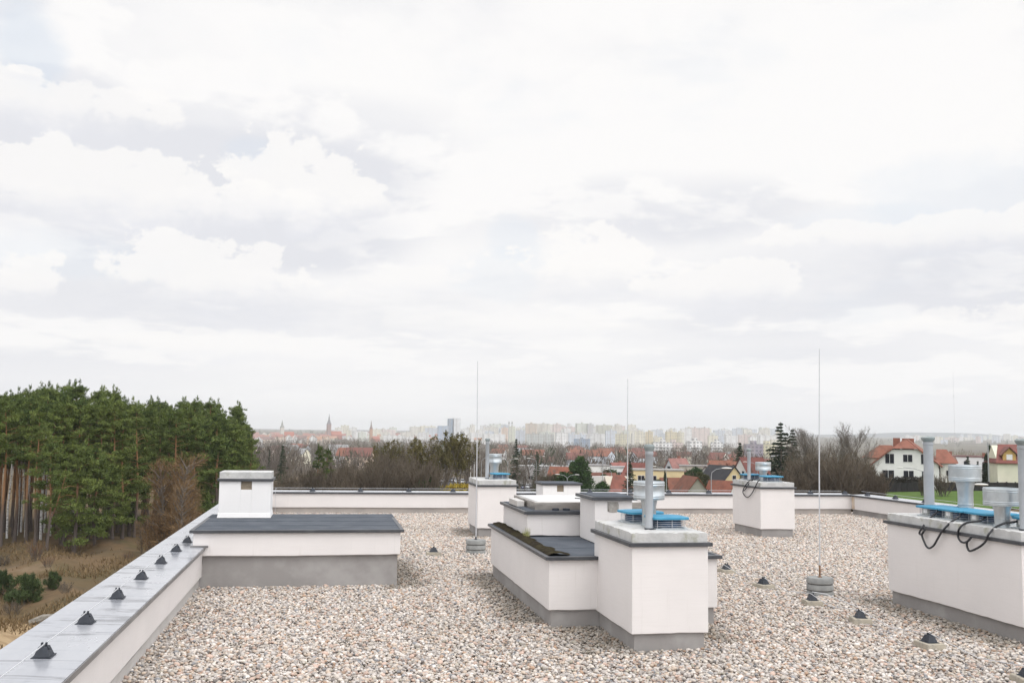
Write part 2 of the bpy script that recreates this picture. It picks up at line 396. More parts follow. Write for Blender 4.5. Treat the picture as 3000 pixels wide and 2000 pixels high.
def pebble_patch(name, seed):
    rg = np.random.default_rng(seed)
    t = (1 + 5 ** .5) / 2
    v = np.array([(-1, t, 0), (1, t, 0), (-1, -t, 0), (1, -t, 0), (0, -1, t), (0, 1, t), (0, -1, -t), (0, 1, -t), (t, 0, -1), (t, 0, 1), (-t, 0, -1), (-t, 0, 1)], float)
    v /= np.linalg.norm(v[0])
    f = [(0, 11, 5), (0, 5, 1), (0, 1, 7), (0, 7, 10), (0, 10, 11), (1, 5, 9), (5, 11, 4), (11, 10, 2), (10, 7, 6), (7, 1, 8), (3, 9, 4), (3, 4, 2), (3, 2, 6), (3, 6, 8), (3, 8, 9), (4, 9, 5), (2, 4, 11), (6, 2, 10), (8, 6, 7), (9, 8, 1)]
    vv = [tuple(p) for p in v]; mid = {}; ff = []
    def m(a, b):
        k = (min(a, b), max(a, b))
        if k not in mid:
            p = (v[a] + v[b]) / 2; p /= np.linalg.norm(p); mid[k] = len(vv); vv.append(tuple(p))
        return mid[k]
    for a, b, c in f:
        ab, bc, ca = m(a, b), m(b, c), m(c, a); ff += [(a, ab, ca), (b, bc, ab), (c, ca, bc), (ab, bc, ca)]
    S = np.array(vv); T = np.array(ff)
    g = 37; st = 1.0 / g
    ii, jj = np.meshgrid(np.arange(g), np.arange(g))
    base = np.stack([(ii.ravel() + .5) * st - .5, (jj.ravel() + .5) * st - .5], 1) + rg.uniform(-.5, .5, (g * g, 2)) * st
    extra = rg.uniform(-.5, .5, (700, 2))
    xy = np.concatenate([base, extra]); n = len(xy)
    z = np.concatenate([rg.uniform(-.030, -.008, len(base)), rg.uniform(-.006, .008, len(extra))])
    r = np.clip(rg.lognormal(math.log(.0132), .27, n), .007, .026)
    ax = np.stack([r * rg.uniform(.95, 1.35, n), r * rg.uniform(.85, 1.1, n), r * rg.uniform(.62, .92, n)], 1)
    yaw = rg.uniform(0, 6.28, n); tl = rg.normal(0, .35, n)
    V = S[None] * ax[:, None, :] * (1 + rg.normal(0, .05, (n, len(S), 1)))
    ct, s_ = np.cos(tl), np.sin(tl); x = V[..., 0] * ct[:, None] + V[..., 2] * s_[:, None]; zz = -V[..., 0] * s_[:, None] + V[..., 2] * ct[:, None]; y = V[..., 1]
    cy, sy = np.cos(yaw), np.sin(yaw); X = x * cy[:, None] - y * sy[:, None]; Y = x * sy[:, None] + y * cy[:, None]
    P = np.stack([X + xy[:, 0:1], Y + xy[:, 1:2], zz + z[:, None]], -1).reshape(-1, 3)
    F = (T[None] + (np.arange(n) * len(S))[:, None, None]).reshape(-1, 3)
    me = bpy.data.meshes.new(name); me.vertices.add(len(P)); me.vertices.foreach_set('co', P.ravel())
    me.loops.add(F.size); me.loops.foreach_set('vertex_index', F.ravel().astype(np.int32))
    me.polygons.add(len(F)); me.polygons.foreach_set('loop_start', np.arange(0, F.size, 3, dtype=np.int32))
    me.polygons.foreach_set('use_smooth', np.ones(len(F), bool))
    pal = np.array([(.74, .70, .66), (.66, .61, .55), (.60, .57, .55), (.62, .52, .43), (.52, .48, .45), (.58, .44, .37), (.36, .33, .31), (.45, .31, .22), (.22, .20, .19), (.30, .31, .33), (.80, .78, .75), (.45, .42, .35)])
    pk = rg.choice(len(pal), n, p=[.15, .19, .13, .13, .10, .09, .055, .045, .035, .035, .02, .02])
    C = np.clip(pal[pk] * np.array([1.0, .978, .958]) * rg.uniform(.60, 1.04, (n, 1)), 0, .84)
    A = np.ones((n, len(S), 4)); A[:, :, :3] = C[:, None]
    a = me.attributes.new('tone', 'FLOAT_COLOR', 'POINT'); a.data.foreach_set('color', A.ravel())
    me.update(); me.validate()
    return bpy.data.objects.new(name, me)

def gravel():
    m = bpy.data.materials.new('river gravel'); m.use_nodes = True
    t = NT(m.node_tree); b = t.n['Principled BSDF']
    a = t.add('ShaderNodeAttribute', attribute_name='tone').outputs['Color']
    tc = t.add('ShaderNodeTexCoord').outputs['Object']
    geo = t.add('ShaderNodeNewGeometry').outputs['Position']
    c = t.mix(t.ramp(t.noise(tc, 90, 4, .6).outputs['Fac'], .45, .8, 0, .35), a, (0.42, .37, .32))
    c = t.mix(t.ramp(t.noise(geo, .55, 5, .6, .5).outputs['Fac'], .52, .75, 0, .30), c, (0.33, .29, .24))   # silt collected in hollows
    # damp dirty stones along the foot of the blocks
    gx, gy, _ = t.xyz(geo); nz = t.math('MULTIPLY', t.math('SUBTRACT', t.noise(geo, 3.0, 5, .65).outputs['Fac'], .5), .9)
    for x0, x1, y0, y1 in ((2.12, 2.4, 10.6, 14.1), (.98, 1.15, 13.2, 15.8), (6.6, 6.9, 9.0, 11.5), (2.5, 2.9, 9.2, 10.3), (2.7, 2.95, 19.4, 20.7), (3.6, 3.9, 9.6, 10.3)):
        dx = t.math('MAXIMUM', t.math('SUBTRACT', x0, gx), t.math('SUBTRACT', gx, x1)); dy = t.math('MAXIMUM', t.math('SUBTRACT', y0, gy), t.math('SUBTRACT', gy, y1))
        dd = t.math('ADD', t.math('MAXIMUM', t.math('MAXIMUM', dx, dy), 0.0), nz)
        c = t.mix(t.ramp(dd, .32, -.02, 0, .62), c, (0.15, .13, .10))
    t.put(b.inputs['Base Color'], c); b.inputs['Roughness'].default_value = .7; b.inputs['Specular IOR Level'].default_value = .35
    pats = []
    for k in range(3):
        o = pebble_patch('gravel_patch', 40 + k); o.data.materials.append(m); pats.append(o)
    pts, kk, rz = [], [], []
    for j in range(23):
        for i in range(17):
            x, y = -1.7 + i, 2.6 + j
            pts.append((x, y, 0)); kk.append(rnd.randrange(3)); rz.append((0, 0, rnd.randrange(4) * math.pi / 2))
    me = bpy.data.meshes.new('gravel'); me.from_pydata(pts, [], [])
    a1 = me.attributes.new('pick', 'INT', 'POINT'); a1.data.foreach_set('value', kk)
    a2 = me.attributes.new('turn', 'FLOAT_VECTOR', 'POINT'); a2.data.foreach_set('vector', [c for r in rz for c in r])
    me.materials.append(m)
    o = bpy.data.objects.new('gravel', me); col.objects.link(o); o['kind'] = 'stuff'
    ng = bpy.data.node_groups.new('lay gravel', 'GeometryNodeTree')
    ng.interface.new_socket('Geometry', in_out='INPUT', socket_type='NodeSocketGeometry'); ng.interface.new_socket('Geometry', in_out='OUTPUT', socket_type='NodeSocketGeometry')
    gi = ng.nodes.new('NodeGroupInput'); go = ng.nodes.new('NodeGroupOutput'); jn = ng.nodes.new('GeometryNodeJoinGeometry')
    pk = ng.nodes.new('GeometryNodeInputNamedAttribute'); pk.data_type = 'INT'; pk.inputs[0].default_value = 'pick'
    tn = ng.nodes.new('GeometryNodeInputNamedAttribute'); tn.data_type = 'FLOAT_VECTOR'; tn.inputs[0].default_value = 'turn'
    m2p = ng.nodes.new('GeometryNodeMeshToPoints'); ng.links.new(gi.outputs[0], m2p.inputs[0])
    for k, p in enumerate(pats):
        eq = ng.nodes.new('FunctionNodeCompare'); eq.data_type = 'INT'; eq.operation = 'EQUAL'
        ii = [s for s in eq.inputs if s.type == 'INT']; ng.links.new(pk.outputs['Attribute'], ii[0]); ii[1].default_value = k
        oi = ng.nodes.new('GeometryNodeObjectInfo'); oi.inputs['Object'].default_value = p; oi.inputs['As Instance'].default_value = True
        ip = ng.nodes.new('GeometryNodeInstanceOnPoints')
        ng.links.new(m2p.outputs[0], ip.inputs['Points']); ng.links.new(eq.outputs[0], ip.inputs['Selection']); ng.links.new(oi.outputs['Geometry'], ip.inputs['Instance'])
        ng.links.new(tn.outputs['Attribute'], ip.inputs['Rotation'])
        ng.links.new(ip.outputs[0], jn.inputs[0])
    ng.links.new(jn.outputs[0], go.inputs[0])
    md = o.modifiers.new('lay gravel', 'NODES'); md.node_group = ng
gravel()

# ---- parapets
t = thing('parapet_wall', 'parapet wall on the pine wood side with a wide glossy grey metal cap', 'parapet wall', (-1.78, 9, 0), 'parapet walls round the roof')
rough_panel(MB(), -2.04, -1.515, -10, 25.0, 0.14, 0.487, seg=.15).build('wall_panel', M_WALL, t)
MB().box(-2.02, -1.545, -10, 24.98, -0.10, 0.15).build('plinth', pmat('pale plinth render', (0.60, .58, .56), .9, c2=(.52, .50, .48), scale=2.0, bump=.0015, bscale=180), t)
mb = MB()
cuts = [-10] + [3.02 + 1.62 * i + rnd.uniform(-.03, .03) for i in range(14)] + [25.02]
for a, b in zip(cuts, cuts[1:]):
    mb.hexa([(-2.085, a + .0015, .487), (-1.49, a + .0015, .487), (-1.49, b - .0015, .487), (-2.085, b - .0015, .487),
             (-2.085, a + .0015, .535), (-1.49, a + .0015, .512), (-1.49, b - .0015, .512), (-2.085, b - .0015, .535)])
cap = mb.build('cap', M_CAP, t, bevel=.004)
mb = MB()
for c in cuts[1:-1]: mb.hexa([(-2.087, c - .007, .535), (-1.487, c - .007, .512), (-1.487, c + .007, .512), (-2.087, c + .007, .535), (-2.087, c - .007, .5362), (-1.487, c - .007, .5132), (-1.487, c + .007, .5132), (-2.087, c + .007, .5362)])
mb.build('seam', M_CAP, cap, world=False)
cap_l = cap.children[0]; cap_l.data.transform(Matrix.Translation(-t.location))
MB().box(-1.487, -1.480, -10, 25.0, 0.470, 0.508).build('drip_edge', M_FLASH_PALE, t)

BA, BB = Vector((-2.05, 25.13, 0)), Vector((13.66, 24.46, 0))       # inner face of the far parapet
bdir = (BB - BA).normalized(); bang = math.atan2(bdir.y, bdir.x); blen = (BB - BA).length
t = thing('parapet_wall', 'long low far parapet wall with a pale cap, in front of the bare trees', 'parapet wall', BA, 'parapet walls round the roof', bang)
rough_panel(MB(), 0, blen, 0, .40, .14, .487, seg=.15).build('wall_panel', M_WALL, t, world=False)
MB().box(.02, blen - .02, .035, .38, -.1, .15).build('plinth', pmat('warm grey plinth render', (0.44, .40, .37), .9, c2=(.36, .33, .31), scale=2.0, bump=.0015, bscale=180), t, world=False)
mb = MB()
for i in range(8):
    a, b = blen * i / 8 + .002, blen * (i + 1) / 8 - .002
    mb.hexa([(a, -.03, .487), (b, -.03, .487), (b, .44, .487), (a, .44, .487), (a, -.03, .515), (b, -.03, .515), (b, .44, .528), (a, .44, .528)])
mb.build('cap', M_CAP, t, bevel=.004, world=False)
MB().box(0, blen, -.038, -.031, .470, .512).build('drip_edge', M_FLASH, t, world=False)

t = thing('parapet_wall', 'short far parapet wall beside the green lawn, partly behind the big vent block', 'parapet wall', (13.64, 12, 0), 'parapet walls round the roof')
rough_panel(MB(), 13.64, 14.04, -10, 24.44, .14, .487, seg=.15).build('wall_panel', M_WALL, t)
MB().box(13.675, 14.02, -10, 24.45, -.1, .15).build('plinth', M_PLINTH, t)
mb = MB()
for i in range(14):
    a, b = 24.42 - 2.45 * (i + 1) + .002, 24.42 - 2.45 * i - .002
    mb.hexa([(13.61, a, .487), (14.08, a, .487), (14.08, b, .487), (13.61, b, .487), (13.61, a, .515), (14.08, a, .528), (14.08, b, .528), (13.61, b, .515)])
mb.build('cap', M_CAP, t, bevel=.004)
MB().box(13.602, 13.609, -10, 24.40, .470, .512).build('drip_edge', M_FLASH, t)
MB().box(13.628, 13.638, 24.30, 24.42, .15, .47).build('stain', pmat('rusty run', (0.50, 0.37, 0.25), .9, c2=(0.72, .66, .6), scale=9, stretch=(1, 6, .6)), t)

# ---- rendered blocks
def vent_block(label, x0, x1, y0, y1, group='vent blocks on the gravel roof'):
    t = thing('vent_block', label, 'vent block', ((x0 + x1) / 2, (y0 + y1) / 2, 0), group)
    MB().box(x0 + .032, x1 - .032, y0 + .032, y1 - .032, -.10, .17).build('plinth', M_PLINTH, t)
    rough_panel(MB(), x0, x1, y0, y1, .163, .965).build('wall', M_WALL, t, bevel=.006)
    ring(MB(), x0 - .035, x1 + .035, y0 - .035, y1 + .035, .962, .998, .05).build('flashing', M_FLASH, t, bevel=.003)
    # cast slab with worn, chipped upper edges
    nx, ny = max(6, int((x1 - x0) / .035)), max(6, int((y1 - y0) / .035)); vs = []; fs = []
    for j in range(ny + 1):
        for i in range(nx + 1):
            e = min(i, nx - i, j, ny - j)
            z = 1.09 + rnd.gauss(0, .0016) - (rnd.choice((.002, .003, .003, .005, .010)) if e == 0 else 0)
            vs.append((x0 + .004 + (x1 - x0 - .008) * i / nx, y0 + .004 + (y1 - y0 - .008) * j / ny, z))
    per = [(i, 0) for i in range(nx)] + [(nx, j) for j in range(ny)] + [(i, ny) for i in range(nx, 0, -1)] + [(0, j) for j in range(ny, 0, -1)]
    for j in range(ny):
        for i in range(nx): fs.append((j * (nx + 1) + i, j * (nx + 1) + i + 1, (j + 1) * (nx + 1) + i + 1, (j + 1) * (nx + 1) + i))
    k = len(vs); top = [j * (nx + 1) + i for i, j in per]
    vs += [(vs[q][0], vs[q][1], .985) for q in top]
    n = len(top)
    fs += [(top[i], k + i, k + (i + 1) % n, top[(i + 1) % n]) for i in range(n)]
    MB().add(vs, fs).build('concrete_slab', M_SLAB, t)
    return t
vent_block('tall cream vent block nearest the camera carrying two blue lidded vents and a pipe', 2.833, 3.582, 9.08, 10.42)
vent_block('cream vent block behind the smoke hatch beside the rod with three concrete discs', 2.905, 3.668, 19.3, 20.6)
vent_block('cream vent block with looped black cables in front of the bare thicket', 8.568, 9.30, 18.9, 20.3)
vent_block('longest cream vent block with four blue lidded vents in a row', 6.815, 7.58, 8.95, 11.37)

def low_box(label, x0, x1, y0, y1, zc, zt, name='roof_box', plinth_in=.03, seams=(), pale=False):
    t = thing(name, label, 'roof box', ((x0 + x1) / 2, (y0 + y1) / 2, 0))
    if zc is not None:
        MB().box(x0 + plinth_in, x1 - plinth_in, y0 + plinth_in, y1 - plinth_in, -.1, zc + .006).build('plinth', M_PLINTH, t)
    rough_panel(MB(), x0, x1, y0, y1, zc if zc is not None else zt - .36, zt).build('wall', M_WALL, t, bevel=.006)
    ring(MB(), x0 - .045, x1 + .045, y0 - .045, y1 + .045, zt + .002, zt + .038, .048).build('flashing', M_FLASH, t, bevel=.003)
    return t
def felt(t, x0, x1, y0, y1, z, laps, tilt=0.0):
    mb = MB(); ys = [y0] + list(laps) + [y1]
    for k, (a, b) in enumerate(zip(ys, ys[1:])):
        n = 24; xs = [x0 + (x1 - x0) * i / n for i in range(n + 1)]
        e = [(x, a - (.05 if k else 0) + rnd.uniform(-.006, .006)) for x in xs]
        h = .0026 * (k + 1)
        vs = [(x, y, z + h + .0012) for x, y in e] + [(x, b, z + h) for x in xs] + [(x, y, z - .01) for x, y in e]
        fs = [(i, i + 1, n + 2 + i, n + 1 + i) for i in range(n)] + [(2 * (n + 1) + i, 2 * (n + 1) + i + 1, i + 1, i) for i in range(n)]
        mb.add(vs, fs)
    return mb.build('roof_felt', M_FELT, t)

def chimney_walls(t, x0, x1, y0, y1, z0, z1, hole, m, name='wall', flare=0.0):
    hx0, hx1, hz0, hz1 = hole
    mb = MB()
    mb.box(x0, x1, y0 + .07, y1, z0, z1)
    mb.box(x0, hx0, y0, y0 + .07, z0, z1); mb.box(hx1, x1, y0, y0 + .07, z0, z1); mb.box(hx0, hx1, y0, y0 + .07, z0, hz0)
    if hz1 < z1 - .003: mb.box(hx0, hx1, y0, y0 + .07, hz1, z1)
    if flare:
        mb.hexa([(x0 - flare, y0 - flare, z0), (x1 + flare, y0 - flare, z0), (x1 + flare, y1 + flare, z0), (x0 - flare, y1 + flare, z0),
                 (x0 - .003, y0 - .003, z0 + .06), (x1 + .003, y0 - .003, z0 + .06), (x1 + .003, y1 + .003, z0 + .06), (x0 - .003, y1 + .003, z0 + .06)])
    wl = mb.build(name, m, t)
    MB().box(hx0 + .001, hx1 - .001, y0 + .035, y0 + .069, hz0 + .001, hz1 - .002).build('vent_opening', M_BRICK, wl if wl.parent is not t or name != 'wall' else t, world=(name == 'wall'))
    return wl

# box with the white chimney, straddling the parapet
B = low_box('wide low cream box with bitumen roof carrying a white chimney, straddling the parapet', -1.63, .985, 13.29, 15.72, .40, .69)
B_pl = [c for c in B.children if c.name.startswith('plinth')][0]
bpy.data.objects.remove(B_pl)
MB().box(-1.548, .955, 13.35, 15.69, -.1, .405).build('plinth', M_PLINTH, B)
felt(B, -1.665, 1.02, 13.255, 15.755, .718, (13.98, 14.62, 15.2))
MB().box(-1.66, -1.44, 13.262, 13.286, .512, .535).build('flashing', M_FLASH_PALE, B, bevel=.003)
t = B
ch = MB()
chim = MB().box(-1.515, -.785, 15.14, 15.68, .73, 1.262)
chim.box(-1.515, -1.213, 15.07, 15.14, .73, 1.262).box(-1.057, -.785, 15.07, 15.14, .73, 1.262).box(-1.213, -1.057, 15.07, 15.14, .73, 1.133)
chim.hexa([(-1.532, 15.055, .73), (-.775, 15.055, .73), (-.775, 15.69, .73), (-1.532, 15.69, .73), (-1.518, 15.067, .80), (-.782, 15.067, .80), (-.782, 15.683, .80), (-1.518, 15.683, .80)])
chim = chim.build('chimney', M_WHITE, B, bevel=.004)
def sub(mb, name, m, par, bevel=0):       # a sub-part: par sits at its own parent's origin
    L = par.parent.location; mb.v = [(x - L.x, y - L.y, z - L.z) for x, y, z in mb.v]
    return mb.build(name, m, par, bevel, world=False)
sub(MB().box(-1.212, -1.058, 15.105, 15.139, 1.134, 1.261), 'vent_opening', M_BRICK, chim)
sub(ring(MB(), -1.545, -.755, 15.04, 15.71, 1.256, 1.293, .1), 'flashing', M_FLASH, chim, .003)
sub(MB().box(-1.517, -.783, 15.068, 15.682, 1.28, 1.389), 'concrete_slab', M_SLAB, chim, .006)

# annex group
A = low_box('low cream box with mossy bitumen roof behind the tall vent block', 2.315, 4.165, 10.30, 14.05, .175, .69)
felt(A, 2.285, 4.195, 10.27, 14.08, .718, (11.15, 12.0, 13.0))
mb = MB()                                                            # moss and soil along the edge
nx, ny = 7, 130; vs = []; fs = []
for j in range(ny + 1):
    y = 10.36 + (14.0 - 10.36) * j / ny; wd = .165 + .03 * math.sin(j * .37) + .02 * math.sin(j * .11) + rnd.uniform(-.018, .018) + (.05 if y < 10.55 else 0)
    for i in range(nx + 1):
        u = i / nx; h = math.sin(math.pi * min(1, u * .9 + .08)) * (.014 + .016 * rnd.random()) + .003
        vs.append((2.318 + wd * u, y, .730 + max(.0, h) * (1 if 0 < i < nx else .1)))
for j in range(ny):
    for i in range(nx): fs.append((j * (nx + 1) + i, j * (nx + 1) + i + 1, (j + 1) * (nx + 1) + i + 1, (j + 1) * (nx + 1) + i))
mb.add(vs, fs, True)
tag(mb.build('moss', pmat('moss and soil', (0.030, 0.024, 0.016), .95, c2=(0.055, .047, .022), scale=9, bump=.012, bscale=80, spec=.1)), kind='stuff')
mb = MB()
for k in range(60):
    a = rnd.uniform(0, 6.28); r = rnd.uniform(0, .05); x, y = 2.46 + r * math.cos(a), 12.22 + r * math.sin(a); l = rnd.uniform(.05, .13); b = rnd.uniform(0, 6.28)
    dx, dy = .035 * math.cos(b), .035 * math.sin(b)
    mb.add([(x - .002, y, .74), (x + .002, y, .74), (x + dx, y + dy, .74 + l)], [(0, 1, 2)])
tag(mb.build('grass_tuft', pmat('pale grass', (0.30, .30, .12), .8)), 'small pale grass tuft growing beside the moss on the felt roof', 'grass tuft')

G = low_box('raised cream box on the felt roof carrying the smoke hatch', 2.478, 4.10, 12.30, 14.0, None, 1.0)
gw = [c for c in G.children if c.name.startswith('wall')][0]; bpy.data.objects.remove(gw)
rough_panel(MB(), 2.478, 4.10, 12.30, 14.0, .735, 1.0).build('wall', M_WALL, G, bevel=.006)
MB().box(2.48, 4.098, 12.302, 13.998, 1.0, 1.043).build('roof_felt', M_FELT, G)
HZ = thing('smoke_hatch', 'flat pale smoke hatch with bright metal frame on the raised box', 'smoke hatch', (3.3, 13.1, 1.045))
mb = MB(); ring(mb, 2.60, 4.02, 12.41, 13.86, 1.040, 1.142, .05); mb.build('frame', pmat('bright aluminium', (0.36, .335, .31), .30, .85, c2=(.55, .52, .485), scale=3, stretch=(1, 1, 5)), HZ, bevel=.004)
mb = MB(); mb.frustum(3.31, 13.135, 1.10, 1.146, .662, .677, .66, .675); mb.frustum(3.31, 13.135, 1.146, 1.157, .66, .675, .48, .50)
mb.build('cover', pmat('milky sheet', (0.66, .66, .655), .35, c2=(.58, .58, .575), scale=2, spec=.5), HZ, bevel=.006)
MB().box(2.475, 2.575, 12.98, 13.56, 1.046, 1.122).build('motor_cover', pmat('pale metal cover', (0.62, .60, .575), .4, .4), HZ, bevel=.004)
MB().tube([(3.24, 12.9, 1.16), (3.4, 12.7, 1.163), (3.62, 12.5, 1.163), (3.78, 12.38, 1.13)], .008, 6).build('cable', M_DARKWIRE, HZ)
for dx in (2.86, 3.0): MB().lathe((dx, 12.385, 1.046), [(.045, 0), (.045, .02), (.02, .026)], 14).build('clamp', M_HOLD, HZ)

def stack(label, x0, x1, y0, y1, z0, z1, hole, over=.05):
    t = thing('chimney', label, 'chimney', ((x0 + x1) / 2, (y0 + y1) / 2, z0), 'felt topped chimneys on the roof')
    hx0, hx1, hz0, hz1 = hole
    mb = MB().box(x0, x1, y0 + .07, y1, z0, z1)
    mb.box(x0, hx0, y0, y0 + .07, z0, z1).box(hx1, x1, y0, y0 + .07, z0, z1).box(hx0, hx1, y0, y0 + .07, z0, hz0)
    if hz1 < z1 - .003: mb.box(hx0, hx1, y0, y0 + .07, hz1, z1)
    mb.build('wall', M_WALL if over > .04 else M_WHITE, t, bevel=.004)
    MB().box(hx0 + .001, hx1 - .001, y0 + .03, y0 + .069, hz0 + .001, hz1 - .001).build('vent_opening', M_BRICK, t)
    ring(MB(), x0 - over, x1 + over, y0 - over, y1 + over, z1 - .002, z1 + .036, .05).build('flashing', M_FLASH, t, bevel=.003)
    MB().frustum((x0 + x1) / 2, (y0 + y1) / 2, z1 + .004, z1 + .046, (x1 - x0) / 2 + .03, (y1 - y0) / 2 + .03, (x1 - x0) / 2 - .0, (y1 - y0) / 2).build('roof_felt', M_FELT, t)
    return t
S = stack('cream chimney with dark felt top and a broken vent hole behind the tall vent block', 3.13, 3.588, 11.5, 12.2, .73, 1.233, (3.287, 3.417, 1.095, 1.205))
mb = MB()                                                            # broken edge of render round the hole
pts = [(3.283, 1.21), (3.30, 1.09), (3.345, 1.083), (3.40, 1.088), (3.421, 1.11), (3.424, 1.17), (3.41, 1.208)]
mb.prism(pts, 'y', 11.497, 11.501); mb.build('broken_render', pmat('bare mortar', (.33, .31, .285), .95, c2=(.45, .43, .40), scale=20, bump=.004, bscale=60), S)
stack('small white chimney with a grey lid and brown opening, in front of the far parapet', 4.177, 4.933, 19.2, 19.85, -.05, 1.005, (4.458, 4.596, .875, 1.0), .035)

# ---- vents on the blocks
def sq(a, z, n=40, p=8.0):
    out = []
    for i in range(n):
        th = 2 * math.pi * i / n; c, s_ = math.cos(th), math.sin(th)
        k = (abs(c) ** p + abs(s_) ** p) ** (-1 / p); out.append((a * k * c, a * k * s_, z))
    return out
def rings_mesh(mb, layers, smooth=True):
    n = len(layers[0]); vs = [p for l in layers for p in l]; fs = []
    for k in range(len(layers) - 1):
        for i in range(n): j = (i + 1) % n; fs.append((k * n + i, k * n + j, (k + 1) * n + j, (k + 1) * n + i))
    fs.append(tuple(range(n))[::-1]); fs.append(tuple(range((len(layers) - 1) * n, len(layers) * n)))
    return mb.add(vs, fs, smooth)
def lid_vent(label, x, y, z, a=.185, box=None, rz=0.0):
    t = thing('roof_vent', label, 'roof vent', (x, y, z), 'blue lidded roof vents', rz)
    rings_mesh(MB(), [sq(a * .95, 0), sq(a * .95, .012), sq(a * .7, .03)]).build('base', M_GALV, t, world=False)
    MB().lathe((0, 0, .012), [(a * .80, 0), (a * .80, .06), (a * .70, .086)], 24).build('motor', M_NAVY, t, world=False)
    mb = MB()
    for k in range(5):
        l = sq(a * .90, .018 + .0185 * k, 24, 4); mb.tube(l + [l[0], l[1]], .0016, 4, cap=False)
    for k in range(8):
        l = sq(a * .90, .0, 8, 4)[k]; mb.tube([(l[0], l[1], .008), (l[0], l[1], .102)], .0028, 5)
    mb.build('cage', M_WIRE, t, world=False)
    lid = rings_mesh(MB(), [sq(a * .99, .098), sq(a * 1.0, .101), sq(a * 1.0, .116), sq(a * .985, .120), sq(a * .60, .129)], False)
    lid.build('lid', M_BLUE, t, world=False)
    if box:
        bx, by = box
        q = MB().box(bx - .035, bx + .035, by - .06, by + .06, .014, .094).build('junction_box', M_BOX, t, bevel=.004, world=False)
        MB().box(bx - .037, bx - .0355, by - .04, by + .03, .045, .088).build('sticker', M_LABEL, q, world=False)
    return t
def cowl(label, x, y, z0, zd0, zd1, rs, rd):
    t = thing('roof_cowl', label, 'roof cowl', (x, y, z0), 'galvanised roof cowls')
    h0, h1 = zd0 - z0, zd1 - z0
    MB().lathe((0, 0, 0), [(rs * 1.25, 0), (rs * 1.25, .012), (rs, .02), (rs, h0 * .35), (rs * 1.05, h0 * .36), (rs * 1.05, h0 * .39), (rs, h0 * .40), (rs * 1.02, h0 * .75), (rs * 1.25, h0 * 1.0), (rs * 1.25, h0 + .02)], 28).build('stem', M_GALV, t, world=False)
    d = h1 - h0
    pr = [(rd * .96, h0), (rd, h0 + .004)]
    for u in (.12, .22, .80, .92): pr += [(rd, h0 + d * u - .005), (rd * 1.025, h0 + d * u), (rd, h0 + d * u + .005)]
    pr += [(rd, h1 - .004), (rd * .97, h1), (rd * .93, h1), (rd * .93, h1 - .03), (.02, h1 - .022)]
    MB().lathe((0, 0, 0), pr, 32).build('drum', M_GALV, t, world=False)
    return t
def pipe(label, x, y, z0, z1, r):
    t = thing('vent_pipe', label, 'vent pipe', (x, y, z0), 'grey vent pipes')
    h = z1 - z0
    MB().lathe((0, 0, 0), [(r * 1.12, 0), (r * 1.12, .02), (r, .03), (r, h - .11), (r * 1.08, h - .105), (r * 1.08, h - .085), (r, h - .08), (r, h - .05)], 24).build('pipe', M_PIPE, t, world=False)
    MB().lathe((0, 0, 0), [(r * 1.0, h - .07), (r * 1.25, h - .05), (r * 1.42, h - .032), (r * 1.42, h - .02), (r * 1.1, h - .004), (.004, h)], 24).build('cap', M_PIPECAP, t, world=False)
    MB().lathe((0, 0, 0), [(r * 1.18, 0), (r * 1.18, .016), (r * 1.0, .018)], 24).build('collar', M_HOLD, t, world=False)
    return t
pipe('thin grey vent pipe on the tall near vent block, taller than its neighbours', 3.105, 9.40, 1.088, 1.915, .038)
cowl('galvanised drum cowl just behind the pipe of the tall near vent block', 3.235, 9.80, 1.088, 1.352, 1.536, .07, .157)
lid_vent('blue lidded vent at the front edge of the tall near vent block', 3.315, 9.50, 1.089, .186)
lid_vent('blue lidded vent half hidden behind the pipe and cowl of the tall near block', 3.262, 10.17, 1.089, .2, rz=.12)
pipe('thin grey vent pipe on the vent block behind the smoke hatch', 3.165, 19.82, 1.088, 1.9, .037)
cowl('galvanised drum cowl beside the pipe on the block behind the smoke hatch', 3.36, 20.12, 1.088, 1.392, 1.58, .085, .15)
lid_vent('blue lidded vent alone on the vent block behind the smoke hatch', 3.40, 19.68, 1.089, .175, rz=.2)
pipe('thin grey vent pipe on the block in front of the bare thicket', 8.69, 19.72, 1.088, 1.755, .036)
cowl('galvanised drum cowl on the block in front of the bare thicket', 8.96, 19.62, 1.088, 1.30, 1.475, .075, .158)
lid_vent('blue lidded vent at the front of the block facing the bare thicket', 8.93, 19.18, 1.089, .2)
lid_vent('blue lidded vent behind the cable loop on the block facing the bare thicket', 8.87, 20.02, 1.089, .2)
pipe('thick grey vent pipe at the far end of the longest vent block', 7.2, 11.07, 1.088, 2.035, .057)
pipe('thick grey vent pipe at the near end of the longest block, cut by the edge', 7.02, 9.14, 1.088, 2.02, .057)
cowl('tall galvanised cowl in the middle of the longest vent block', 7.36, 10.60, 1.088, 1.515, 1.705, .085, .178)
cowl('lower galvanised cowl near the end of the longest vent block', 7.0, 9.475, 1.088, 1.314, 1.50, .077, .18)
lid_vent('blue lidded vent at the far end of the longest vent block by the thick pipe', 7.16, 10.79, 1.089, .215, (-.155, .02))
lid_vent('blue lidded vent second from the far end of the longest vent block', 7.16, 10.35, 1.089, .215, (-.155, .02))
lid_vent('blue lidded vent between the two cowls of the longest vent block', 7.18, 9.90, 1.089, .215, (-.155, .03))
lid_vent('blue lidded vent nearest the cut off pipe on the longest vent block', 7.24, 9.22, 1.089, .2, (-.14, .06))

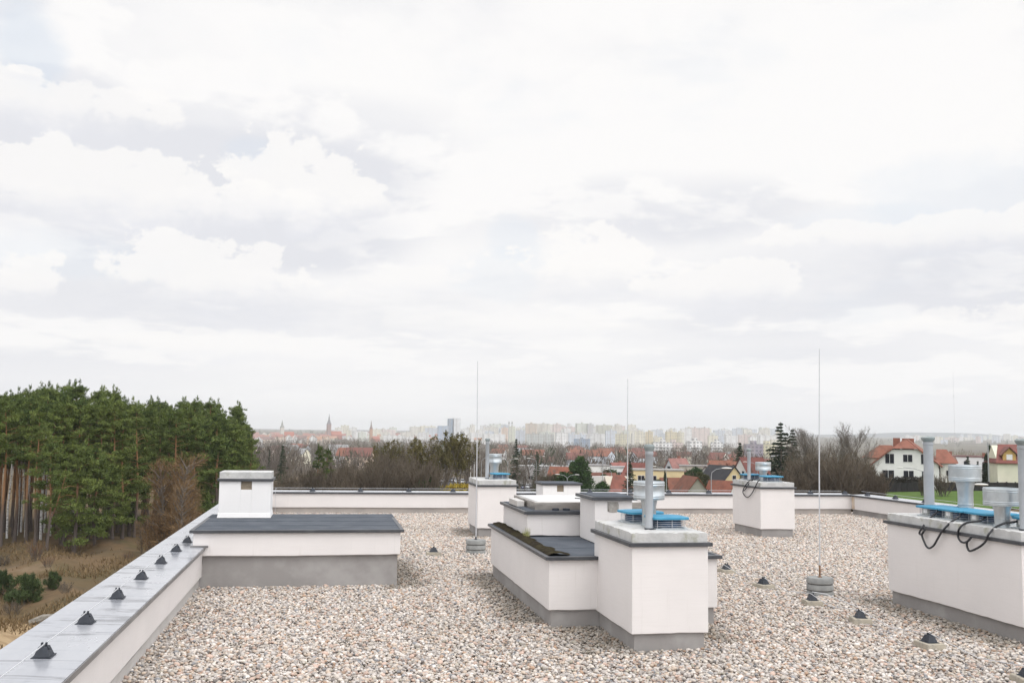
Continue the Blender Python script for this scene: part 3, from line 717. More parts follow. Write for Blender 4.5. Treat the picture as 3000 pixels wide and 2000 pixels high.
def on_x(px, py, x):
    d = FW * FPX + RT * (px - CX) + UP * (CY - py); return EYE + d * (x / d.x)
def smooth_path(P, n=6):
    P = [Vector(p) for p in P]; out = []
    for i in range(len(P) - 1):
        a, b, c, d = P[max(i - 1, 0)], P[i], P[i + 1], P[min(i + 2, len(P) - 1)]
        for k in range(n):
            u = k / n
            out.append(.5 * ((2 * b) + (c - a) * u + (2 * a - 5 * b + 4 * c - d) * u * u + (3 * b - a - 3 * c + d) * u ** 3))
    return out + [P[-1]]
def cable(label, pts, r, x0, x1, k):
    P = []
    for i, (px, py) in enumerate(pts):
        P.append(on_x(px, py, x0 + (x1 - x0) * min(1, i / k)))
    tag(MB().tube(smooth_path(P), r, 8).build('power_cable', M_DARKWIRE), label, 'cable', 'black power cables hanging from the vent blocks')
z8 = lambda L: [(2600 + a / 5.88, 1460 + b / 5.88) for a, b in L]
cable('black cable dropping from the far blue vent into a short hook on the longest block', z8([(870, 220), (740, 330), (650, 430), (590, 510), (550, 590), (575, 615), (605, 595), (640, 540)]), .0115, 7.0, 6.768, 3)
cable('black cable in the deepest loop, hanging second along the longest block', z8([(1260, 280), (1220, 320), (1100, 400), (950, 550), (870, 680), (800, 800), (730, 850), (680, 830), (640, 760), (595, 640), (605, 590), (640, 545)]), .0115, 7.0, 6.765, 3)
cable('black cable in a small round loop, third along the longest block', z8([(1690, 310), (1640, 360), (1550, 390), (1350, 420), (1250, 500), (1210, 600), (1230, 690), (1270, 740), (1330, 755), (1400, 720), (1440, 665)]), .0115, 7.02, 6.768, 4)
cable('black cable looping below the cut off pipe end of the longest block', z8([(2250, 390), (2150, 405), (2000, 430), (1850, 500), (1740, 620), (1700, 720), (1600, 820), (1430, 900), (1380, 850), (1368, 760), (1400, 710), (1440, 670)]), .0115, 7.08, 6.765, 4)
z6 = lambda L: [(2080 + a / 3.92, 1280 + b / 3.92) for a, b in L]
cable('black cable in a wide loop on the block facing the bare thicket', z6([(520, 485), (460, 495), (410, 550), (380, 610), (385, 650), (425, 690), (470, 660), (510, 590), (550, 510), (575, 490)]), .0105, 8.66, 8.53, 2)
cable('short black cable inside the wide loop on the thicket side block', z6([(500, 485), (450, 530), (420, 580), (390, 615)]), .0105, 8.62, 8.525, 2)

# ---- lightning protection
def holder_mb(z=0.0):
    mb = MB()
    mb.box(-.076, .076, -.062, .062, z, z + .005)
    mb.frustum(0, 0, z + .005, z + .066, .064, .050, .036, .027)
    return mb
def make_holder(label, loc, rz, group):
    t = thing('wire_holder', label, 'wire holder', loc, group, rz)
    holder_mb().build('base', M_HOLD, t, bevel=.003, world=False)
    mb = MB().box(-.011, .011, -.018, -.008, .064, .088).box(-.011, .011, .008, .018, .064, .088)
    mb.tube([(-.028, -.040, .052), (-.015, -.026, .071)], .007, 6).build('clip', M_HOLD, t, world=False)
    return remember(t)
left_labels = ['first black wire holder from the camera on the wide metal cap', 'second black wire holder from the camera on the wide metal cap', 'third black wire holder from the camera on the wide metal cap',
               'black wire holder fourth along the wide metal cap', 'black wire holder fifth along the wide metal cap', 'black wire holder sixth along the wide cap, over a dark spot', 'black wire holder beside the corner of the wide low box on the cap']
LY = [7.05, 8.2, 9.36, 10.5, 11.68, 12.80, 13.78]
H0 = make_holder(left_labels[0], (-1.765, LY[0], .523), R(90), 'wire holders on the wide metal cap')
for y, lb in list(zip(LY, left_labels))[1:]: copy_tree(H0, (-1.765, y, .523), lb, R(90) + rnd.uniform(-.08, .08), 'wire holders on the wide metal cap')
copy_tree(H0, (-1.765, 17.0, .523), 'black wire holder on the wide metal cap just past the white chimney', R(90)); copy_tree(H0, (-1.765, 5.9, .523), 'black wire holder on the wide metal cap below the picture edge', R(90))
far_px = [(915.8, 'between the white chimney and the bare thicket'), (1056, 'below the middle of the bare thicket'), (1197.6, 'beside the dark green round shrub'), (1327, 'in front of the yellow hedge'),
          (1728, 'in front of the long white garden wall'), (1845, 'under the spruce among the red roofs'), (1959, 'in front of the brown roofed grey gable house'), (2076, 'under the curved lamp before the dark roofed house'),
          (2374, 'just by the tall lightning rod'), (2475, 'at the very end where the far wall meets the corner')]
def back_at(px):
    d = FW * FPX + RT * (px - CX) + UP * (CY - 1438); n = Vector((-bdir.y, bdir.x, 0))
    return EYE + d * (((BA + n * .2 - EYE).dot(n)) / d.dot(n))
for px, wh in far_px:
    p = back_at(px); copy_tree(H0, (p.x, p.y, .521), 'black wire holder ' + wh, bang, 'wire holders on the far parapet')
for y, wh in ((24.0, 'just round the corner'), (22.7, 'second from the corner'), (21.45, 'third from the corner'), (20.1, 'half hidden behind the thick pipe')):
    copy_tree(H0, (13.84, y, .521), 'black wire holder on the lawn side cap ' + wh, R(90), 'wire holders on the lawn side parapet')
GB = thing('wire_support', 'concrete footed wire holder between the low box and the three disc rod', 'wire support', (1.77, 16.5, 0), 'concrete footed wire holders in the gravel')
MB().frustum(0, 0, -.05, .055, .135, .11, .115, .095).build('concrete_foot', M_CONC2, GB, bevel=.008, world=False)
holder_mb(.055).build('holder', M_HOLD, GB, bevel=.003, world=False)
MB().box(-.012, .012, -.019, -.009, .118, .142).box(-.012, .012, .009, .019, .118, .142).build('clip', M_HOLD, GB, world=False)
remember(GB)
for x, y, lb in ((5.85, 14.10, 'concrete footed wire holder peeping past the tall vent block corner'), (5.77, 12.66, 'concrete footed wire holder second in the gravel row'), (5.80, 11.36, 'concrete footed wire holder at the foot of the tall rod'),
                 (5.78, 10.22, 'concrete footed wire holder fourth in the gravel row with a loose wire'), (5.77, 8.93, 'concrete footed wire holder beside the longest vent block'), (5.77, 7.55, 'concrete footed wire holder at the lower picture corner')):
    copy_tree(GB, (x, y, 0), lb, R(90) + rnd.uniform(-.3, .3))
def wire(label, pts, r=.004): tag(MB().tube(pts, r, 6).build('lightning_wire', M_WIRE), label, 'wire', 'lightning wires')
wire('straight lightning wire running along the wide metal cap', [(-1.765, y, .600 + (-.004 if i % 2 else 0)) for i, y in enumerate([4.7, 5.3, 5.9, 6.5] + [v for a, b in zip(LY, LY[1:] + [14.6]) for v in (a, (a + b) / 2)] + [17, 20, 24.9])], .0042)
pw = [BA + bdir * u + Vector((-bdir.y, bdir.x, 0)) * .2 + Vector((0, 0, .595)) for u in np.linspace(.3, blen - .2, 24)]
wire('lightning wire strung along the far parapet cap', pw)
wire('lightning wire strung along the lawn side parapet cap', [(13.84, y, .61) for y in np.linspace(24.3, 6, 12)])
wire('lightning wire dropping down the far parapet beside the white chimney', [(-1.19, 25.2, .60), (-1.19, 25.02, .56), (-1.19, 25.03, .3), (-1.18, 25.04, .02)], .004)
gy = [16, 14.1, 13.4, 12.66, 12, 11.36, 10.9, 10.22, 9.6, 8.93, 8.2, 7.55, 6]
wire('lightning wire laid over the row of concrete feet in the gravel', [(5.78, y, .132 if k % 2 else .06) for k, y in enumerate(gy)], .004)
wire('loose lightning wire leading from the tall rod to the concrete foot', [(5.80, 11.36, .15), (5.95, 11.30, .13), (6.12, 11.15, .06), (6.2, 11.0, .02)], .005)

def disc_block(t, z, r=.168, h=.078):
    MB().lathe((0, 0, z), [(r * .93, 0), (r, .012), (r, h - .02), (r * .93, h), (r * .2, h + .001)], 40).build('concrete_disc', M_CONC, t, world=False)
def rod(label, x, y, n, top, lean=(0, 0), sleeve=False, r=.0075):
    t = thing('lightning_rod', label, 'lightning rod', (x, y, 0), 'lightning rods on concrete discs')
    for k in range(n): disc_block(t, -.03 + k * .084)
    zb = -.03 + n * .084
    MB().tube([(0, 0, zb - .01), (lean[0] * .3, lean[1] * .3, top * .5), (lean[0], lean[1], top)], [r, r * .9, r * .55], 8).build('rod', M_WIRE, t, world=False)
    MB().lathe((0, 0, zb - .01), [(.028, 0), (.028, .012), (.014, .016), (.014, .05), (.010, .055)] if not sleeve else [(.03, 0), (.03, .012), (.0115, .016), (.0115, .15), (.009, .155)], 12).build('sleeve', M_RUST if sleeve else M_HOLD, t, world=False)
    return t
rod('tall lightning rod on concrete discs standing free in the gravel beside the longest block', 6.28, 12.08, 3, 3.16, (.04, .0), True, .0095)
rod('tall lightning rod on three stacked discs in front of the block behind the hatch', 2.51, 16.80, 3, 3.22, (-.02, 0), False, .0095)
rod('tall lightning rod behind the felt topped chimney, its foot out of sight', 5.585, 18.2, 3, 3.06, (.0, 0), False, .0095)

# ================================================================ LAND
GROUND = [(0, -10), (120, -10), (170, -11), (230, -13.2), (320, -15), (450, -16.5), (720, -18.5), (1500, -23), (2500, -23), (3400, -14), (5000, -4), (7000, 4), (9800, 12)]
def ss(a, b, x):
    u = min(1, max(0, (x - a) / (b - a))); return u * u * (3 - 2 * u)
def gz(x, y):
    d = math.hypot(x, y)
    for (a, za), (b, zb) in zip(GROUND, GROUND[1:]):
        if d <= b: z = za + (zb - za) * (d - a) / (b - a); break
    else: z = GROUND[-1][1]
    z += 5.0 * math.exp(-(((x - 122) / 66) ** 2 + ((y - 160) / 66) ** 2))           # rise under the lawn and the white house
    if 40 < d < 130 and x < 5 and y > 20:                                           # hummocks of the waste ground
        e = ss(40, 60, d) * ss(130, 105, d)
        z += e * (.45 * math.sin(x * .42 + 1.3) * math.sin(y * .37) + .3 * math.sin(x * .9 + y * .31))
    return z
def spot(px, depth, z=None):
    """the ground point under a photo column at a distance"""
    p = at(px, 1270, depth)
    return Vector((p.x, p.y, gz(p.x, p.y)))

def land():
    rr = [0, 12, 25, 38] + [50 + 3.2 * i for i in range(28)] + [140 * 1.075 ** i for i in range(60)]
    rr = [r for r in rr if r < 9800] + [9800]
    angs = [R(a) for a in list(np.arange(-40, 62, .6)) + list(np.arange(62, 320, 6))]
    n = len(angs); vs = []; fs = []
    for r in rr:
        for a in angs: x, y = r * math.sin(a), r * math.cos(a); vs.append((x, y, gz(x, y)))
    for k in range(len(rr) - 1):
        for i in range(n): j = (i + 1) % n; fs.append((k * n + i, (k + 1) * n + i, (k + 1) * n + j, k * n + j))
    m = bpy.data.materials.new('waste ground and fields'); m.use_nodes = True
    t = NT(m.node_tree); b = t.n['Principled BSDF']
    g = t.add('ShaderNodeNewGeometry').outputs['Position']
    n1 = t.noise(g, .10, 6, .6, .4).outputs['Fac']; n2 = t.noise(g, .45, 6, .65).outputs['Fac']; n3 = t.noise(t.vmath('ADD', g, (40, 3, 9)), .06, 5, .6, .6).outputs['Fac']
    c = t.mix(t.ramp(n1, .4, .62), (0.155, .105, .060), (0.11, .082, .045))
    c = t.mix(t.ramp(n2, .45, .70, 0, .8), c, (0.095, .075, .05))
    c = t.mix(t.ramp(n3, .57, .68, 0, .65), c, (0.22, .165, .11))
    c = t.mix(t.ramp(t.noise(t.vmath('ADD', g, (9, 13, 2)), .16, 5, .6).outputs['Fac'], .54, .68, 0, .5), c, (0.085, .088, .035))
    c = t.mix(t.ramp(t.noise(g, 2.3, 5, .7).outputs['Fac'], .5, .75, 0, .6), c, (0.06, .05, .032))
    far = t.math('SUBTRACT', t.vmath('LENGTH', g), 330.0)
    n4 = t.noise(g, .006, 5, .6).outputs['Fac']
    cf = t.mix(t.ramp(n4, .4, .62), (0.105, .088, .07), (0.16, .145, .105))
    c = t.mix(t.ramp(far, 0, 200), c, cf)
    t.put(b.inputs['Base Color'], c); b.inputs['Roughness'].default_value = .95; b.inputs['Specular IOR Level'].default_value = .1
    tag(MB().add(vs, fs, True).build('ground', m), kind='structure')
land()
def sheet(name, cx, cy, rx, ry, m, rot=0.0, n=26, dz=.03, wob=.12):
    vs = []; fs = []; ph = rnd.uniform(0, 6)
    k = 10; c, s_ = math.cos(rot), math.sin(rot)
    for i in range(k + 1):
        for j in range(n):
            a = 2 * math.pi * j / n; q = (abs(math.cos(a)) ** 4 + abs(math.sin(a)) ** 4) ** -.25 * (1 + wob * math.sin(3 * a + ph))
            u, v = rx * q * math.cos(a) * i / k, ry * q * math.sin(a) * i / k
            x, y = cx + u * c - v * s_, cy + u * s_ + v * c; vs.append((x, y, gz(x, y) + dz))
    for i in range(k):
        for j in range(n): jj = (j + 1) % n; fs.append((i * n + j, (i + 1) * n + j, (i + 1) * n + jj, i * n + jj))
    return tag(MB().add(vs, fs, True).build(name, m), kind='structure')
M_LAWN = pmat('mown lawn', (0.072, .125, .026), .9, c2=(0.10, .155, .038), scale=.25, bump=.05, bscale=3, spec=.1, third=((0.14, .15, .06), .3, .58, .75))
p = spot(2745, 168); sheet('lawn', p.x + 6, p.y - 4, 58, 26, M_LAWN, -.32, dz=.14, wob=.04)
M_ASPH = pmat('asphalt', (0.055, .055, .058), .9, c2=(0.085, .085, .085), scale=.4, spec=.2)
p = spot(1430, 325); sheet('parking_lot', p.x, p.y, 60, 46, M_ASPH, -.15, dz=.22, wob=.02)
p = spot(1750, 185); sheet('road', p.x, p.y, 75, 5, M_ASPH, -.2, dz=.15, wob=.0)

def hills():
    mb = MB()
    for (d, amp, base, seed) in ((9300, 62, 6, 2),):
        vs = []; n = 260; r = random.Random(seed); ph = [r.uniform(0, 6.28) for _ in range(6)]
        for i in range(n + 1):
            a = R(-42 + 104 * i / n)
            h = base + amp * max(0, .22 + .78 * math.exp(-((math.degrees(a) - 33.5) / 4.2) ** 2) + .16 * math.exp(-((math.degrees(a) - 25.5) / 3.0) ** 2) - .10 + .05 * math.sin(a * 40 + ph[0]) + .03 * math.sin(a * 95 + ph[1]))
            for k, (dd, f) in enumerate(((-900, 0.0), (-400, .7), (0, 1.0), (400, .75))):
                x, y = (d + dd) * math.sin(a), (d + dd) * math.cos(a); vs.append((x, y, -4 + (h + 4) * f))
        fs = [(i * 4 + k, (i + 1) * 4 + k, (i + 1) * 4 + k + 1, i * 4 + k + 1) for i in range(n) for k in range(3)]
        mb.add(vs, fs, True)
    tag(mb.build('hills', pmat('wooded hills', (0.035, .055, .065), .95, c2=(0.05, .07, .08), scale=.004)), kind='structure')
hills()

# ---------------------------------------------------------------- trees
def tris(centers, dirs, length, width, tint, rg):
    """thin blades: base pair and a tip, numpy arrays -> verts, faces, tint"""
    n = len(centers)
    side = np.cross(dirs, rg.normal(0, 1, (n, 3))); side /= np.linalg.norm(side, axis=1, keepdims=True) + 1e-9
    a = centers - dirs * length[:, None] * .5
    V = np.stack([a - side * width[:, None] * .5, a + side * width[:, None] * .5, a + dirs * length[:, None] * .62 + side * width[:, None] * .3, a + dirs * length[:, None] - side * width[:, None] * .1], 1).reshape(-1, 3)
    F = (np.arange(n)[:, None] * 4 + np.array([0, 1, 2, 3])[None])
    return V, F, np.repeat(tint, 4)
def blades_mesh(name, parts, m):
    V = np.concatenate([p[0] for p in parts]); T = np.concatenate([p[2] for p in parts]); F = []; k = 0
    for p in parts: F.append(p[1] + k); k += len(p[0])
    F = np.concatenate(F)
    me = bpy.data.meshes.new(name); me.vertices.add(len(V)); me.vertices.foreach_set('co', V.ravel().astype(np.float32))
    me.loops.add(F.size); me.loops.foreach_set('vertex_index', F.ravel().astype(np.int32))
    me.polygons.add(len(F)); me.polygons.foreach_set('loop_start', np.arange(0, F.size, 4, dtype=np.int32))
    a = me.attributes.new('tint', 'FLOAT', 'POINT'); a.data.foreach_set('value', T.astype(np.float32))
    me.materials.append(m); me.update(); me.validate(); return me

def bark(name, low, high, zsplit):
    if name in MATS: return MATS[name]
    m = pmat(name, low, .9, bump=.02, bscale=6, spec=.15)
    t = NT(m.node_tree); b = [n for n in t.n if n.type == 'BSDF_PRINCIPLED'][0]
    tc = t.add('ShaderNodeTexCoord').outputs['Object']; z = t.xyz(tc)[2]
    n = t.noise(t.vmath('MULTIPLY', tc, (1, 1, .35)), 5, 5, .65).outputs['Fac']
    f = t.ramp(t.math('ADD', z, t.math('MULTIPLY', n, 3.0)), zsplit, zsplit + 3.5)
    c = t.mix(f, low, high); c = t.mix(t.ramp(n, .5, .75, 0, .55), c, tuple(v * .5 for v in low))
    t.put(b.inputs['Base Color'], c); return m
M_PBARK = bark('pine bark', (0.115, .095, .085), (0.30, .165, .085), 4.5)
M_DBARK = bark('grey bark', (0.12, .105, .09), (0.15, .13, .11), 3)
M_BIRCH = pmat('birch bark', (0.72, .71, .70), .8, c2=(0.06, .055, .05), scale=3.0, lo=.55, hi=.62, stretch=(1.2, 1.2, 3.0))
M_NEEDLE = crown_mat('pine needles', (0.032, .060, .017), (0.180, .225, .058))
M_SPRUCE = crown_mat('spruce needles', (0.014, .028, .016), (0.045, .068, .034))
M_THUJA = crown_mat('thuja leaves', (0.012, .024, .012), (0.03, .05, .02))
M_SHRUB = crown_mat('green shrub leaves', (0.018, .045, .014), (0.05, .10, .025))
M_TWIG = crown_mat('brown twigs', (0.080, 0.063, 0.046), (0.165, 0.137, 0.102))
M_TWIGG = crown_mat('grey twigs', (0.10, .085, .075), (0.21, .185, .165))
M_LARCH = crown_mat('bare larch twigs', (0.13, .078, .038), (0.25, .165, .085))
M_CATKIN = crown_mat('olive catkins', (0.075, .07, .022), (0.15, .125, .04))
M_YELLOW = crown_mat('yellow blossom', (0.22, .16, .02), (0.42, .32, .04))
M_BRACKEN = crown_mat('rusty bracken', (0.12, .06, .035), (0.23, .13, .07))
M_STRAW = crown_mat('dry grass', (0.090, .062, .032), (0.235, .165, .085))

def clump(rg, c, r, n, L, W, tint, up=.35):
    d = rg.normal(0, 1, (n, 3)); d /= np.linalg.norm(d, axis=1, keepdims=True)
    rad = rg.uniform(.25, 1, n) ** .5
    P = np.array(c) + d * rad[:, None] * np.array(r)
    D = d * .7 + rg.normal(0, .55, (n, 3)) + np.array([0, 0, up]); D /= np.linalg.norm(D, axis=1, keepdims=True)
    return tris(P, D, L * rg.uniform(.6, 1.3, n), W * rg.uniform(.6, 1.3, n), np.clip(tint + rg.normal(0, .13, n), 0, 1), rg)

def pine_meshes(seed, H=17.0, base=.42, wide=2.6, fork=False, dens=1.0):
    rg = np.random.default_rng(seed); r = random.Random(seed)
    tm = MB(); parts = []
    lx, ly = r.uniform(-.5, .5), r.uniform(-.5, .5)
    def axis(u): return (lx * u * u + .12 * math.sin(u * 7 + seed), ly * u * u + .1 * math.cos(u * 6 + seed), H * u)
    r0 = .17 + .05 * r.random()
    tm.tube([axis(u) for u in np.linspace(0, .97, 12)], [r0 * (1 - .86 * u) + .035 * (u == 0) for u in np.linspace(0, .97, 12)], 8)
    if fork:
        a = axis(.28); P = [a] + [(a[0] + 1.6 * v ** .8, a[1] + .3 * v, a[2] + H * .42 * v) for v in (.2, .45, .7, 1)]
        tm.tube(P, [.12, .11, .09, .07, .03], 7)
        for v in (.3, .5, .7):
            q = (a[0] + 1.6 * v ** .8, a[1] + .3 * v, a[2] + H * .42 * v)
            tm.tube([q, (q[0] + 1.0, q[1] + .3, q[2] + .35), (q[0] + 2.0, q[1] + .4, q[2] + .15)], [.05, .035, .015], 5)
    for k in range(r.randint(5, 9)):                                   # bare dead limbs below the crown
        u = r.uniform(base * .45, base * 1.05); a = axis(u); an = r.uniform(0, 6.28); l = r.uniform(.6, 1.9)
        tm.tube([a, (a[0] + l * .6 * math.cos(an), a[1] + l * .6 * math.sin(an), a[2] + .1 * l), (a[0] + l * math.cos(an), a[1] + l * math.sin(an), a[2] + r.uniform(-.1, .4) * l)], [.035, .022, .01], 4)
    nl = int(34 * dens)
    for k in range(nl):
        u = base + (1 - base) * (k + r.random()) / nl
        v = (u - base) / (1 - base)
        R_ = wide * (math.sin(math.pi * min(1, .24 + .70 * v)) ** .9) * r.uniform(.45, 1.2) * (1 - .5 * v)
        a = axis(min(.97, u)); an = r.uniform(0, 6.28)
        end = (a[0] + R_ * math.cos(an), a[1] + R_ * math.sin(an), a[2] + R_ * r.uniform(.05, .35))
        tm.tube([a, ((a[0] + end[0]) / 2, (a[1] + end[1]) / 2, (a[2] + end[2]) / 2 + .05), end], [.045 * (1 - .6 * v), .03, .012], 4)
        tint = r.uniform(.15, .95)
        for q in range(3):
            f = (.45, .75, 1.0)[q]
            c = (a[0] + (end[0] - a[0]) * f + r.gauss(0, .3), a[1] + (end[1] - a[1]) * f + r.gauss(0, .3), a[2] + (end[2] - a[2]) * f + r.gauss(0, .18))
            s = r.uniform(.38, .80) * (1 - .3 * v)
            parts.append(clump(rg, c, (s, s, s * .46), int(66 * s / .7), .42, .085, np.clip(tint + r.gauss(0, .15), 0, 1), .55))
    for q in range(9):
        a = axis(1.0); parts.append(clump(rg, (a[0] + r.gauss(0, .12 + .09 * q), a[1] + r.gauss(0, .12 + .09 * q), a[2] + .55 - .33 * q), (.16 + .05 * q, .16 + .05 * q, .36), 20 + 2 * q, .36, .09, r.uniform(.2, .7), .8))
    return tm.mesh('trunk', M_PBARK), blades_mesh('crown', parts, M_NEEDLE)

def twig_tree(seed, H=10.0, spread=.5, stems=1, low=.25, mt=None, fine=3, kids=(9, 7, 5), catkin=None, catn=0, wl=.045, upright=.5, ratio=1.0):
    """a leafless tree: trunk with limbs, and a crown of fine twigs"""
    rg = np.random.default_rng(seed); r = random.Random(seed)
    tm = MB(); C, D, L, W, T = [], [], [], [], []; cat = []
    def grow(p, d, l, rad, lev):
        segs = 4 if lev < 2 else 2; P = [p]; q = p; dd = d
        for s in range(segs):
            wob = .09 if lev == 0 else .06; dd = (dd + Vector((r.gauss(0, wob), r.gauss(0, wob), .07 * upright + r.gauss(0, .03)))).normalized(); q = q + dd * (l / segs); P.append(q)
        if lev < 2: tm.tube(P, [max(.012, rad * (1 - .72 * i / segs)) for i in range(segs + 1)], 6 if lev == 0 else 4, cap=False)
        else:
            for a, b in zip(P, P[1:]):
                C.append((a + b) / 2); D.append((b - a).normalized()); L.append((b - a).length * 1.05); W.append(max(wl * .55, wl * (1.7 - .35 * lev))); T.append(r.random())
        if lev < fine:
            n = kids[min(lev, len(kids) - 1)]
            for k in range(n):
                u = (low if lev == 0 else .22) + (1 - (low if lev == 0 else .22)) * (k + r.random()) / n
                i = min(segs - 1, int(u * segs)); base = P[i].lerp(P[i + 1], u * segs - i)
                an = r.uniform(0, 6.28); side = dd.orthogonal().normalized(); side.rotate(Quaternion(dd, an))
                sp = spread * r.uniform(.7, 1.3) * (1 if lev < 1 else .8)
                nd = (dd * math.cos(sp) + side * math.sin(sp) + Vector((0, 0, .28 * upright))).normalized()
                grow(base, nd, l * r.uniform(.42, .66) * (1.15 - .4 * u) * (ratio if lev == 0 else 1), rad * .42, lev + 1)
        elif catn:
            for k in range(catn): cat.append(P[-1].lerp(P[0], r.random()) + Vector((r.gauss(0, .12), r.gauss(0, .12), r.gauss(0, .12))))
    for s in range(stems):
        a = 6.28 * s / max(1, stems) + r.random(); tilt = 0 if stems == 1 else r.uniform(.08, .55)
        grow(Vector((.25 * math.cos(a), .25 * math.sin(a), -.2)) if stems > 1 else Vector((0, 0, -.2)), Vector((math.sin(tilt) * math.cos(a), math.sin(tilt) * math.sin(a), math.cos(tilt))), H * (.72 if stems == 1 else r.uniform(.5, .72)), .02 * H / (1 if stems == 1 else 2.2), 0)
    parts = [tris(np.array([tuple(c) for c in C]), np.array([tuple(c) for c in D]), np.array(L), np.array(W), np.array(T), rg)]
    crown = blades_mesh('crown', parts, mt or M_TWIG)
    leaf = None
    if cat:
        n = len(cat); d = rg.normal(0, 1, (n, 3)); d /= np.linalg.norm(d, axis=1, keepdims=True)
        leaf = blades_mesh('catkins', [tris(np.array([tuple(c) for c in cat]), d, rg.uniform(.2, .45, n), rg.uniform(.12, .22, n), rg.random(n), rg)], catkin)
    return tm.mesh('trunk', M_DBARK), crown, leaf

def spruce_meshes(seed, H=14.0, Rm=2.6, levels=26, per=9, m=None, droop=.35, n=22):
    rg = np.random.default_rng(seed); r = random.Random(seed); tm = MB(); parts = []
    tm.tube([(0, 0, -.2), (0, 0, H * .5), (0, 0, H * .98)], [.16, .1, .015], 7)
    for k in range(levels):
        v = (k + .3) / levels; z = H * (.05 + .93 * v); RR = Rm * (1 - v) ** .85 * r.uniform(.75, 1.12)
        for j in range(max(4, int(per * (1 - .5 * v)))):
            an = r.uniform(0, 6.28); rl = RR * r.uniform(.6, 1.15); tint = r.random(); z = H * (.05 + .93 * v) + H * r.uniform(-.022, .022) * (1 - v)
            tm.tube([(0, 0, z), (rl * .9 * math.cos(an), rl * .9 * math.sin(an), z - droop * rl * .7)], [.03 * (1 - .7 * v), .008], 3, cap=False)
            s = np.sort(rg.uniform(.15, 1, n)); P = np.stack([rl * s * math.cos(an), rl * s * math.sin(an), z - droop * rl * s * (1.1 - .5 * s)], 1) + rg.normal(0, .07 * (1 + rl * .2), (n, 3))
            D = np.array([math.cos(an), math.sin(an), -.2])[None] + rg.normal(0, .55, (n, 3)); D /= np.linalg.norm(D, axis=1, keepdims=True)
            parts.append(tris(P, D, rg.uniform(.25, .5, n) * (.5 + .5 * rl / Rm + .2), rg.uniform(.09, .17, n), np.clip(tint * .7 + rg.normal(.15, .15, n), 0, 1), rg))
    return tm.mesh('trunk', M_DBARK), blades_mesh('crown', parts, m or M_SPRUCE)

def leafy_meshes(seed, shape, n, L, W, m, lobes=14, lump=.62, reach=.6):
    """dense evergreen or hedge: clumps filling an ellipsoid (rx, ry, h)"""
    rg = np.random.default_rng(seed); r = random.Random(seed); parts = []
    rx, ry, h = shape
    for k in range(lobes):
        z = h * (.06 + .86 * (k + r.random()) / lobes); f = math.sin(math.pi * min(.97, .30 + .66 * z / h)) ** .7
        an = r.uniform(0, 6.28); q = r.uniform(.1, reach)
        c = (rx * f * q * math.cos(an), ry * f * q * math.sin(an), z)
        parts.append(clump(rg, c, (rx * f * lump, ry * f * lump, h * .16), n // lobes, L, W, r.uniform(.2, .85), .5))
    tm = MB(); tm.tube([(0, 0, -.2), (0, 0, h * .6)], [.07, .03], 6)
    return tm.mesh('trunk', M_DBARK), blades_mesh('crown', parts, m)

TOPS = {}
def plant(name, label, cat, loc, meshes, group=None, sc=1.0, rz=None):
    t = thing(name, label, cat, loc, group, rnd.uniform(0, 6.28) if rz is None else rz, sc)
    for nm, me in zip(('trunk', 'crown', 'catkins'), meshes):
        if me is not None: link(nm, me, t)
    return t

def top_of(ms):
    return max(max((v.co.z for v in me.vertices), default=0) for me in ms if me is not None)
def by_top(px, d, ytop, ms):
    g = spot(px, d); h0 = ms if isinstance(ms, (int, float)) else TOPS.setdefault(id(ms), top_of(ms)) * .97; H_ = 2 - (ytop - (1249 + .0135 * px)) * d / FPX - g.z
    return g, max(.15, H_ / h0)
# -- the pine wood
PINES = [pine_meshes(100 + k, 17.0, b, wd, False, dn) for k, (b, wd, dn) in enumerate(((.46, 2.7, 1.0), (.40, 3.0, 1.15), (.52, 2.5, .95), (.36, 3.1, 1.25), (.30, 3.0, 1.35), (.44, 2.8, 1.1), (.57, 2.5, .9), (.62, 2.4, .85)))]
FORKED = pine_meshes(131, 13.5, .40, 3.0, True, 1.25)
LOWPINE = [pine_meshes(140 + k, 9.0, .12, 2.5, False, 1.25) for k in range(2)]
TOP = [(-300, 1180), (-100, 1160), (0, 1152), (60, 1150), (110, 1138), (170, 1128), (195, 1126), (250, 1142), (330, 1146), (390, 1166), (450, 1170), (540, 1166), (600, 1182), (650, 1186), (690, 1196), (722, 1222), (742, 1262), (760, 1300)]
def topy(px):
    for (a, ya), (b, yb) in zip(TOP, TOP[1:]):
        if a <= px <= b: return ya + (yb - ya) * (px - a) / (b - a)
    return 1180
front_words = ['slim pine with bare orange trunk at the outer end of the wood', 'slim pine second from the outer end of the wood', 'pine with reddish trunk in the front row by the birches', 'pine with dark lower trunk in the front row',
               'pine with tall straight tan trunk standing out of the wood', 'pine with tan trunk right beside the tallest bare trunk', 'front row pine beside the forked pine', 'front row pine behind the low green boughs', 'front row pine in the middle of the wood edge',
               'front row pine past the middle of the wood edge', 'front row pine with a dark trunk near the bare larch', 'front row pine just beside the bare larch', 'front row pine behind the bare larch', 'front row pine where the wood meets the parapet', 'pine at the roof side end of the wood', 'last pine of the wood, over the white chimney']
fi = 0
def dfront(px): return 101 + max(0, px) * .024 + (6 if px > 420 else 0)
